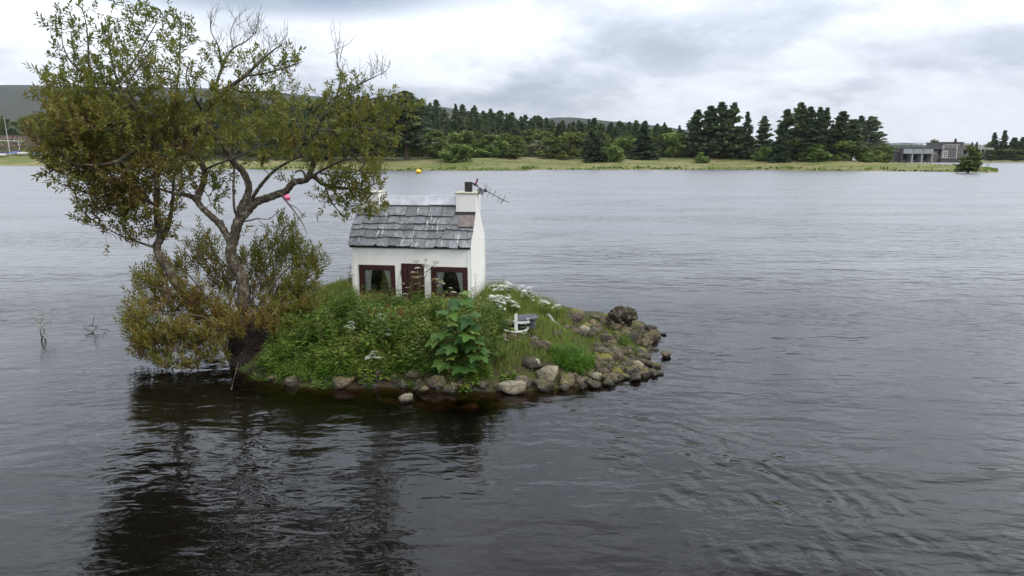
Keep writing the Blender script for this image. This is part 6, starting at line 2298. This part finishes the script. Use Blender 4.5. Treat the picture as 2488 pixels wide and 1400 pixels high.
# kind, px x, px of the foot, px of the top, px width, label
FRONT = [
    ('pine', 990, 389, 222, 112, 'big dark pine at the shore just right of the willow crown'),
    ('pine', 905, 389, 250, 90, 'dark pine seen through the right of the willow crown'),
    ('pine', 838, 390, 262, 90, 'dark pine behind the middle of the willow crown'),
    ('spruce', 765, 388, 258, 80, 'dark spruce behind the middle of the willow crown'),
    ('broad', 690, 388, 280, 90, 'green tree behind the willow, left of the dark conifers'),
    ('broad', 1062, 384, 330, 46, 'green tree tucked beside the big dark pine'),
    ('shrub', 1110, 392, 347, 64, 'round dull green shrub on the meadow, first from the big pine'),
    ('shrub', 1163, 383, 343, 48, 'fresh green shrub right of the round dull green one'),
    ('shrub', 1213, 383, 341, 54, 'broad green shrub left of the upright shore tree'),
    ('upright', 1253, 386, 324, 42, 'upright egg shaped tree standing on the meadow edge'),
    ('shrub', 1309, 381, 344, 54, 'dome shaped grey olive shrub on the meadow'),
    ('broad', 1386, 387, 316, 56, 'leafy dark tree right of the dome shaped shrub'),
    ('spruce', 1448, 393, 336, 56, 'dense young spruce nearest the water in mid meadow'),
    ('spruce', 1442, 386, 288, 52, 'tall spruce standing behind the dense young one'),
    ('shrub', 1492, 393, 350, 46, 'light green shrub beside the dense young spruce'),
    ('spruce', 1562, 387, 306, 66, 'wide spruce with drooping branches on the meadow edge'),
    ('spruce', 1617, 382, 346, 20, 'little spruce between wide spruce and blue green pines'),
    ('pine', 1662, 381, 340, 40, 'low bluish young pine before the tall pines'),
    ('pine', 1694, 381, 306, 44, 'bluish half grown pine at the left foot of the tall pines'),
    ('shrub', 1708, 382, 352, 30, 'rusty green round bush behind the lone meadow bush'),
    ('shrub', 1705, 396, 369, 30, 'lone round bush standing out on the meadow'),
    ('pine', 1690, 384, 268, 50, 'tall pine at the left of the first tall clump'),
    ('pine', 1722, 385, 258, 56, 'tall pine with pointed top, second in the first tall clump'),
    ('pine', 1748, 385, 250, 62, 'tallest pine of the first tall clump'),
    ('pine', 1776, 385, 251, 50, 'open topped pine at the right of the first tall clump'),
    ('spruce', 1810, 386, 273, 46, 'narrow spruce at the right end of the first tall clump'),
    ('pine', 1765, 384, 300, 60, 'dense pine filling the middle of the first tall clump'),
    ('broad', 1745, 384, 330, 46, 'shaded tree under the first tall clump'),
    ('shrub', 1760, 383, 366, 22, 'small pale green bush under the first tall clump'),
    ('shrub', 1804, 382, 344, 54, 'yellow green rounded bush in front of the narrow spruce'),
    ('shrub', 1856, 391, 357, 40, 'pale green bush beside the dark pointed spruce'),
    ('pine', 1851, 385, 283, 40, 'lone pine with tufted top between the two tall clumps'),
    ('spruce', 1893, 394, 304, 44, 'dark pointed spruce nearest the water between the clumps'),
    ('broad', 1925, 390, 335, 50, 'green tree behind the dark pointed spruce'),
    ('pine', 1905, 388, 266, 50, 'tall pine at the left of the second tall clump'),
    ('pine', 1937, 389, 250, 56, 'tallest pine of the second tall clump'),
    ('pine', 1961, 389, 260, 44, 'dark pine right of the tallest one in the second clump'),
    ('pine', 1984, 389, 262, 40, 'pine with a paired top in the second clump, left half'),
    ('pine', 1999, 389, 263, 40, 'pine with a paired top in the second clump, right half'),
    ('pine', 2040, 389, 271, 56, 'broad pine in the right half of the second clump'),
    ('pine', 2068, 390, 290, 50, 'flat topped pine in the right half of the second clump'),
    ('pine', 2084, 390, 283, 46, 'pine near the right end of the second clump'),
    ('pine', 2110, 391, 282, 58, 'last tall pine at the right edge of the second clump'),
    ('pine', 1970, 388, 300, 70, 'dense pine filling the middle of the second clump'),
    ('pine', 2020, 388, 305, 60, 'dark pine in the shade of the second clump'),
    ('shrub', 1981, 391, 350, 58, 'big light green bush under the second clump'),
    ('broad', 2048, 391, 338, 36, 'yellowish slim tree under the right half of the second clump'),
    ('broad', 2085, 392, 355, 38, 'olive rounded tree under the right half of the second clump'),
    ('broad', 2120, 393, 345, 52, 'dark rounded tree below the last tall pine'),
    ('broad', 2147, 394, 352, 36, 'outermost dark tree at the water end of the wood'),
    ('shrub', 2105, 394, 380, 28, 'low bright bush at the foot of the last tall pine'),
    ('upright', 2352, 421, 350, 50, 'single dense tree on the tip of the low spit'),
    ('broad', 1530, 384, 330, 54, 'yellow green tree left of the wide spruce'),
    ('broad', 1640, 383, 318, 50, 'yellow green birch left of the blue green pines'),
    ('broad', 1340, 384, 335, 46, 'dark green tree behind the dome shaped shrub'),
    ('broad', 1190, 380, 322, 50, 'olive tree behind the fresh green shrubs'),
    ('broad', 1105, 381, 318, 46, 'yellowish tree behind the round dull green shrub'),
]
for (kind, x, yb, yt, w, lab) in FRONT:
    p = on_land(x, yb)
    if p[1] > 248 and x < 1680:          # keep the meadow trees in front of the wood
        p = at_y(x, yb, 246.0)
        p[2] = float(land_h(p[0], p[1])[0])
    top = at_y(x, yt, p[1])
    h = top[2] - p[2]
    W = w * cam_depth(p) / FOCAL
    nat = {'pine': .33, 'spruce': .36, 'broad': .46, 'shrub': .76, 'upright': .42}[kind]
    far_tree(kind, p - np.array((0, 0, .15)), h / 0.98, W / (nat * h), lab, None, M['grey_shrub_leaf'] if 'grey olive' in lab else M['broad_leaf'] if 'single dense tree' in lab else (M['shrub_leaf'] if ('yellow green' in lab or 'yellowish' in lab) else None))

# the wood behind: trees that nothing tells apart
_rf = random.Random(31)
LABELS = {'pine': ('dark green pine in the dense wood behind the meadow', 'pines of the wood behind the meadow'), 'spruce': ('pointed dark spruce in the dense wood behind the meadow', 'spruces of the wood behind the meadow'),
          'broad': ('yellow green leafy tree in the wood behind the meadow', 'leafy trees of the wood behind the meadow')}
rows = [(262, 46), (276, 54), (292, 58), (310, 64), (335, 74), (367, 82), (404, 88)]
for Y, n in rows:
    x0, x1 = -0.60 * Y, (1650 - 1244) / FOCAL * Y
    for i in range(n):
        X = x0 + (x1 - x0) * (i + _rf.uniform(-.4, .4)) / n
        y = Y + _rf.uniform(-9, 9)
        z = float(land_h(X, y)[0])
        r = _rf.random()
        kind = 'pine' if r < (.30 if Y < 280 else .60) else ('broad' if r < (.80 if Y < 280 else .78) else 'spruce')
        h = {'pine': _rf.uniform(9.5, 13.5), 'broad': _rf.uniform(6.5, 10), 'spruce': _rf.uniform(9, 13)}[kind] * (0.82 if Y < 260 else 1.0)
        if X > 40 and Y < 330:
            h *= .85
        far_tree(kind, (X, y, z - .2), h, _rf.uniform(1.1, 1.55), LABELS[kind][0], LABELS[kind][1])
for i in range(70):
    Y = _rf.uniform(251, 259)
    X = _rf.uniform(-.33 * Y, (1690 - 1244) / FOCAL * Y)
    far_tree('shrub', (X, Y, float(land_h(X, Y)[0]) - .2), _rf.uniform(3.0, 5.5), _rf.uniform(1.0, 1.5), 'low green bush along the edge of the wood behind the meadow', 'bushes along the edge of the wood', M['broad_leaf'])
for i in range(30):
    Y = _rf.uniform(232, 242)
    X = _rf.uniform((1690 - 1244) / FOCAL * Y, (2150 - 1244) / FOCAL * Y)
    far_tree(_rf.choice(('shrub', 'broad')), (X, Y, float(land_h(X, Y)[0]) - .2), _rf.uniform(2.5, 5.0), _rf.uniform(1.0, 1.5), 'low green bush under the two tall pine clumps', 'bushes under the tall pines')
# between and behind the two tall clumps
for i in range(34):
    y = _rf.uniform(228, 262)
    X = _rf.uniform(52, (2120 - 1244) / FOCAL * y)
    if 82 < X * 240 / y < 90:
        continue
    kind = _rf.choice(('broad', 'pine', 'broad', 'spruce'))
    far_tree(kind, (X, y, float(land_h(X, y)[0]) - .2), _rf.uniform(5.5, 10.5), 1.2, LABELS[kind][0], LABELS[kind][1])
# trees along the boat field on the left
for i in range(46):
    Y = _rf.uniform(375, 455)
    X = _rf.uniform(-.86, -.36) * Y
    kind = _rf.choice(('broad', 'broad', 'broad', 'pine'))
    far_tree(kind, (X, Y, float(land_h(X, Y)[0]) - .3), _rf.uniform(10, 15), _rf.uniform(1.0, 1.4), 'tall dark green tree behind the boat field on the far left shore', 'trees behind the boat field')
for i in range(20):
    Y = _rf.uniform(300, 345)
    X = _rf.uniform(-.68, -.40) * Y
    far_tree('shrub', (X, Y, float(land_h(X, Y)[0]) - .3), _rf.uniform(3, 6), 1.3, 'green bush at the edge of the boat field behind the willow', 'bushes by the boat field')

# far shore to the right of the dam
def build_right_shore():
    m = meadow_mat()
    xs, ys = np.arange(262, 520, 6.0), np.arange(398, 560, 6.0)
    X, Y = np.meshgrid(xs, ys)
    e = 402 + 3 * np.sin(X * .05)
    Z = np.clip((Y - e) * .12, -2.5, 6) + .6 * np.clip((Y - e) * .3, -1, 1)
    me = np_mesh('far_bank', np.stack((X.ravel(), Y.ravel(), Z.ravel()), 1), grid_faces(len(xs), len(ys)), m, True)
    tag(obj('far_bank', me), 'wooded far bank right of the dam', kind='structure')
    for (kind, x, yt, w, lab) in (('spruce', 2418, 322, 38, 'leftmost tall dark spruce right of the dam'), ('spruce', 2443, 317, 40, 'tallest dark spruce right of the dam'), ('pine', 2468, 334, 34, 'pine right of the tallest dark spruce'),
                                  ('pine', 2486, 333, 34, 'pine cut by the right edge of the view'), ('broad', 2405, 362, 40, 'rounded bush tree at the right end of the dam'), ('broad', 2435, 360, 50, 'green tree in front of the tallest dark spruce'),
                                  ('broad', 2466, 362, 50, 'green tree in front of the pine right of the dam'), ('broad', 2492, 362, 46, 'green tree at the right edge of the view')):
        Y = 412.0 + (6 if kind in ('spruce', 'pine') else 0)
        top = at_y(x, yt, Y)
        zb = 1.2
        nat = {'pine': .46, 'spruce': .41, 'broad': .66}[kind]
        h = top[2] - zb
        far_tree(kind, (top[0], Y, zb), h, w * Y / FOCAL / (nat * h), lab)
    for i in range(40):
        X, Y = _rf.uniform(300, 480), _rf.uniform(425, 500)
        k = _rf.choice(('pine', 'spruce', 'broad'))
        far_tree(k, (X, Y, 2.5), _rf.uniform(9, 14), 1.2, 'dark tree in the wood on the bank right of the dam', 'trees of the wood right of the dam')


build_right_shore()

# bare sapling and reeds on the spit
def build_sapling():
    p = on_land(2399, 411)
    k = cam_depth(p) / FOCAL
    tb = [([np.array(((x - 2399) * k, d, (411 - y) * k)) for x, y, d in s], r) for s, r in (
        ([(2399, 413, 0), (2400, 403, 0), (2402, 394, 0)], (.09, .07, .03)), ([(2400, 404, 0), (2393, 397, .4)], (.05, .03)), ([(2401, 400, 0), (2406, 394, -.3)], (.05, .03)), ([(2400, 402, 0), (2397, 395, .2)], (.04, .02)), ([(2401, 398, 0), (2404, 392, .2)], (.04, .02)))]
    tag(obj('bare_sapling', tubes_mesh('bare_sapling', tb, M['bare_twig'], 4), None, tuple(p)), 'bare leafless sapling on the very tip of the spit', 'sapling')


build_sapling()


# ------------------------------------------------------------------ dam across the outlet
def build_dam():
    YD = 412.0
    kx = YD / FOCAL * 1.002
    X = lambda u: (2050 + u / 5.68 - 1244) * cam_depth((0, YD, 3)) / FOCAL
    Zp = lambda v: at_y(2250, 280 + v / 5.68, YD)[2]
    stone = simple_mat('dam_stone', (0.085, 0.078, 0.072), (0.17, 0.155, 0.14), .9, 0.9, .5, .2, stretch=(1, 1, 2.5))
    dark = simple_mat('dark_masonry', (0.05, 0.047, 0.046), (0.095, 0.088, 0.082), .8, 0.9, .5, .2, stretch=(1, 1, 2.5))
    conc = simple_mat('pale_concrete', (0.30, 0.28, 0.25), (0.42, 0.39, 0.35), .6, 0.85)
    grey = simple_mat('grey_gate_steel', (0.40, 0.42, 0.43), (0.48, 0.50, 0.51), .5, 0.6)
    beam = simple_mat('dark_steel', (0.07, 0.075, 0.08), (0.11, 0.115, 0.12), .8, 0.6)
    white = simple_mat('white_trim', (0.62, 0.61, 0.58), (0.75, 0.74, 0.7), .8, 0.6)
    black = simple_mat('dark_opening', (0.012, 0.011, 0.011), (0.02, 0.018, 0.017), .8, 0.9)
    glass = simple_mat('far_window_glass', (0.03, 0.035, 0.04), (0.05, 0.055, 0.06), 1, 0.15)
    x0 = X(640)
    E = empty('dam', (x0, YD, 0), 0, 'grey stone sluice dam with three gates across the lake outlet', 'dam')
    B = np.array((x0, YD, 0))

    def bx(name, mat, u0, u1, v0, v1, d0, d1, parent=None):
        b = MB()
        b.box(X(u0) - x0, X(u1) - x0, d0, d1, Zp(v1), Zp(v0))
        return b.obj(name, mat, parent or E)
    bx('wing_wall', dark, 600, 764, 500, 660, 0, 6)
    bx('wing_cap', conc, 600, 764, 494, 500, -.4, 6.3)
    for u in (764, 905, 1040, 1177):
        bx('pier', conc if u != 764 else dark, u, u + 18, 466, 660, -2.5, 6)
    bx('deck_beam', beam, 757, 1312, 448, 465.5, -2.8, 6)
    for u0, u1 in ((782.5, 904.5), (923.5, 1039.5), (1058.5, 1176.5)):
        g = bx('sluice_gate', grey, u0, u1, 472, 531, -2.9, -2.55)
        for v in (486, 502, 518):
            bx('gate_rib', beam, u0, u1, v, v + 2.5, -3.0, -2.901, g)
        bx('gate_opening', black, u0, u1, 532, 660, 3, 3.5)
        bx('gate_sill', stone, u0, u1, 620, 660, 1.0, 2.9)
    bx('bay_wall', stone, 1195.5, 1309, 548, 660, -1, 6)
    bx('bay_panel', conc, 1195.5, 1309, 468, 506, 1, 6)
    bx('bay_window', white, 1200, 1305, 508, 546, 1.2, 2)
    # gantry over the gates
    for u in (789, 921, 1056, 1191):
        bx('gantry_post', beam, u, u + 4.5, 388, 447.5, 0, .5)
    bx('gantry_rail', beam, 785, 1318, 385, 390, -.1, .6)
    for v in (405, 430):
        bx('guard_rail', beam, 785, 1318, v, v + 1.6, -1.8, -1.6)
    H = empty('dam_house', (X(1310), YD, 0), 0, 'square stone valve house with white trim at the right end of the dam', 'building')
    hx = X(1310)

    def hb(name, mat, u0, u1, v0, v1, d0, d1, parent=None):
        b = MB()
        b.box(X(u0) - hx, X(u1) - hx, d0, d1, Zp(v1), Zp(v0))
        return b.obj(name, mat, parent or H)
    hb('wall', stone, 1312, 1604, 378, 598, -2, 14)
    hb('roof_coping', dark, 1308, 1608, 372, 378, -2.5, 14.5)
    hb('annex_wall', stone, 1604.5, 1650, 432, 598, 0, 10)
    hb('plinth', dark, 1296, 1652, 600, 660, -3, 12)
    hb('plinth_ledge', conc, 1294, 1654, 597.5, 600, -3.3, 12)
    hb('trim_band', white, 1335, 1545, 409, 415, -2.3, -2.001)
    for u in (1322, 1516):
        hb('downpipe', white, u, u + 6, 415.5, 592, -2.3, -2.001)
    f = hb('window_frame', white, 1340, 1399, 492, 588, -2.25, -2.001)
    for i in range(2):
        for j in range(3):
            hb('pane', glass, 1347 + i * 25, 1347 + i * 25 + 19, 500 + j * 29, 500 + j * 29 + 22, -2.3, -2.251, f)
    for u in (1340, 1390, 1442, 1494):
        w = hb('small_window', white, u, u + 19, 432, 455, -2.25, -2.001)
        hb('pane', glass, u + 4, u + 15, 436, 451, -2.3, -2.251, w)
    W = empty('dam_causeway', (X(1660), YD, 0), 0, 'low arcaded wall of the dam right of the valve house', 'dam')
    wx = X(1660)

    def wb(name, mat, u0, u1, v0, v1, d0, d1):
        b = MB()
        b.box(X(u0) - wx, X(u1) - wx, d0, d1, Zp(v1), Zp(v0))
        return b.obj(name, mat, W)
    wb('parapet', conc, 1652.5, 2060, 450, 474, 0, 8)
    wb('wall', stone, 1652.5, 2060, 540, 665, 0, 8)
    wb('recess', black, 1652.5, 2060, 474.5, 539.5, 3, 8)
    for u in (1700, 1745, 1790, 1835, 1885, 1935, 1985):
        wb('column', conc, u, u + 10, 474.5, 539.5, 0, 1.2)


build_dam()


# ------------------------------------------------------------------ boat field on the left shore
def build_boats():
    white = simple_mat('white_gel_coat', (0.62, 0.62, 0.62), (0.75, 0.75, 0.74), 1, 0.4)
    cols = {'navy': (0.02, 0.03, 0.13), 'blue': (0.04, 0.12, 0.40), 'sky': (0.14, 0.30, 0.58), 'cream': (0.55, 0.50, 0.42)}
    mats = {k: simple_mat(k + '_boat_cover', c, [v * 1.3 for v in c], 1, 0.7) for k, c in cols.items()}
    for (x, y, L, c, rz, lab) in ((14, 379, 5.2, 'navy', .05, 'white dinghy under a navy cover at the left edge of the far shore'), (2, 382, 4, 'cream', .4, 'white dinghy with cream cover cut by the left edge'),
                                  (44, 377, 5, 'blue', -.1, 'dinghy under a mid blue cover right of the mast'), (60, 378, 4.4, 'cream', .5, 'upturned cream dinghy between blue covered boats'),
                                  (78, 379, 5.4, 'sky', -.5, 'dinghy under a light blue cover, left of the pair'), (94, 380, 5.0, 'sky', -.35, 'dinghy under a light blue cover, right of the pair'), (112, 383, 4.2, 'cream', .2, 'pale dinghy half hidden by the willow leaves')):
        p = on_land(x, y)
        E = empty('dinghy', tuple(p), rz, lab, 'boat')
        n, V = 13, []
        for i in range(n):
            t = i / (n - 1)
            w = .85 * (math.sin(math.pi * min(t * .62 + .38, 1.0))) ** .8 + .02
            for j in range(7):
                a = math.pi * j / 6
                V.append(((t - .5) * L, -w * math.cos(a), .95 + .12 * t * t - .75 * math.sin(a) ** .8 * (1 - .35 * t * t)))
        obj('hull', np_mesh('hull', np.array(V), grid_faces(7, n), white, True), E)
        V = []
        for i in range(n):
            t = i / (n - 1)
            w = .92 * (math.sin(math.pi * min(t * .62 + .38, 1.0))) ** .8 + .03
            for j in range(7):
                a = math.pi * j / 6
                V.append(((t - .5) * L * 1.03, -w * math.cos(a), .93 + .12 * t * t + .5 * math.sin(a) * (1 - .4 * abs(t - .45))))
        obj('cover', np_mesh('cover', np.array(V), grid_faces(7, n), mats[c], True), E)
    p = on_land(25, 379)
    k = cam_depth(p) / FOCAL
    E = empty('boat_mast', tuple(p), 0, 'tall thin white mast standing among the boats', 'mast')
    obj('pole', tubes_mesh('pole', [([np.zeros(3), np.array((-2.2 * k, 0, 94 * k))], (.10, .06))], white, 7), E)
    obj('spreader', tubes_mesh('spreader', [([np.array((-4.6 * k, 0, 60 * k)), np.array((2 * k, 0, 60 * k))], .03)], white, 5), E)
    q = on_land(48, 366, 200, 500)
    k = cam_depth(q) / FOCAL
    E = empty('goal_frame', tuple(q), 0, 'white goal frame with long crossbar on the field', 'goal')
    obj('crossbar', tubes_mesh('crossbar', [([np.array((-62 * k, 0, 24 * k)), np.array((9 * k, 0, 22.5 * k))], .11)], white, 6), E)
    for u in (0, -58):
        obj('post', tubes_mesh('post', [([np.array((u * k, 0, 0)), np.array((u * k, 0, 23.4 * k))], .10)], white, 6), E)
    # purple heather and rushes between field and wood
    rng = np.random.default_rng(9)
    n = 9000
    Y = rng.uniform(296, 372, n)
    X = rng.uniform(-.80, -.55, n) * Y
    z = land_h(X, Y)
    a = rng.random(n) * 6.283
    V, Q, Tt = blade_arrays(np.column_stack((X, Y, z)), np.stack((np.cos(a), np.sin(a), 0 * a), 1), rng.uniform(.4, 1.1, n), rng.uniform(.3, .7, n), rng.random(n) * .5)
    hm = leaf_mat('heather_flower', [(0, (.07, .075, .03)), (.5, (.14, .085, .085)), (1, (.20, .10, .13))], .1)
    t = np.clip(rng.random(n) * .7 + .3 * np.sin(Y * .2), 0, 1)
    tag(obj('heather', np_mesh('heather', V, [Q, Tt], hm, False, np.concatenate((t, t)))), 'purple flowering heather behind the boats', 'heather', kind='stuff')


build_boats()


# ------------------------------------------------------------------ buoys
def buoy(px, py, wpx, col, label, dark=(0.04, 0.01, 0.015)):
    p = on_z(px, py)
    r = wpx / 2 * cam_depth(p) / FOCAL
    m = simple_mat('buoy_plastic', col, [min(1, c * 1.25 + .01) for c in col], 1.5, 0.4)
    d = simple_mat('buoy_fitting', dark, [c * 2 for c in dark], 2, 0.6)
    E = empty('mooring_buoy', tuple(p), 0, label, 'buoy')
    bm = bmesh.new()
    bmesh.ops.create_uvsphere(bm, u_segments=20, v_segments=14, radius=r)
    for v in bm.verts:
        v.co.z = v.co.z * .92 + r * .62
    me = bpy.data.meshes.new('float')
    bm.to_mesh(me)
    bm.free()
    for f in me.polygons:
        f.use_smooth = True
    me.materials.append(m)
    obj('float', me, E)
    obj('band', tubes_mesh('band', [([np.array((math.cos(t) * r * 1.0, math.sin(t) * r * 1.0, r * .45)) for t in np.linspace(0, 6.283, 17)], r * .1)], d, 6), E)
    obj('ring', tubes_mesh('ring', [([np.array((math.cos(t) * r * .2, 0, r * 1.62 + math.sin(t) * r * .2)) for t in np.linspace(0, 6.283, 9)], r * .06)], d, 5), E)


buoy(697, 486, 17, (0.75, 0.10, 0.22), 'pink mooring buoy floating beyond the willow branch')
buoy(1017, 422, 14, (0.75, 0.48, 0.02), 'yellow mooring buoy near the far shore', (0.12, 0.05, 0.01))


# ------------------------------------------------------------------ air
def build_haze():
    m, T = new_mat('thin_haze')
    v = T.n('ShaderNodeVolumePrincipled')
    v.inputs['Color'].default_value = (0.80, 0.88, 1.0, 1)
    v.inputs['Density'].default_value = 0.00005
    v.inputs['Anisotropy'].default_value = 0.0
    o = T.n('ShaderNodeOutputMaterial')
    T.link(v.outputs[0], o.inputs['Volume'])
    b = MB()
    b.box(-6100, 6100, -1600, 5800, -4.8, 620)
    tag(b.obj('haze', m), 'thin bluish haze of the damp air over the lake', 'haze', kind='stuff')


build_haze()
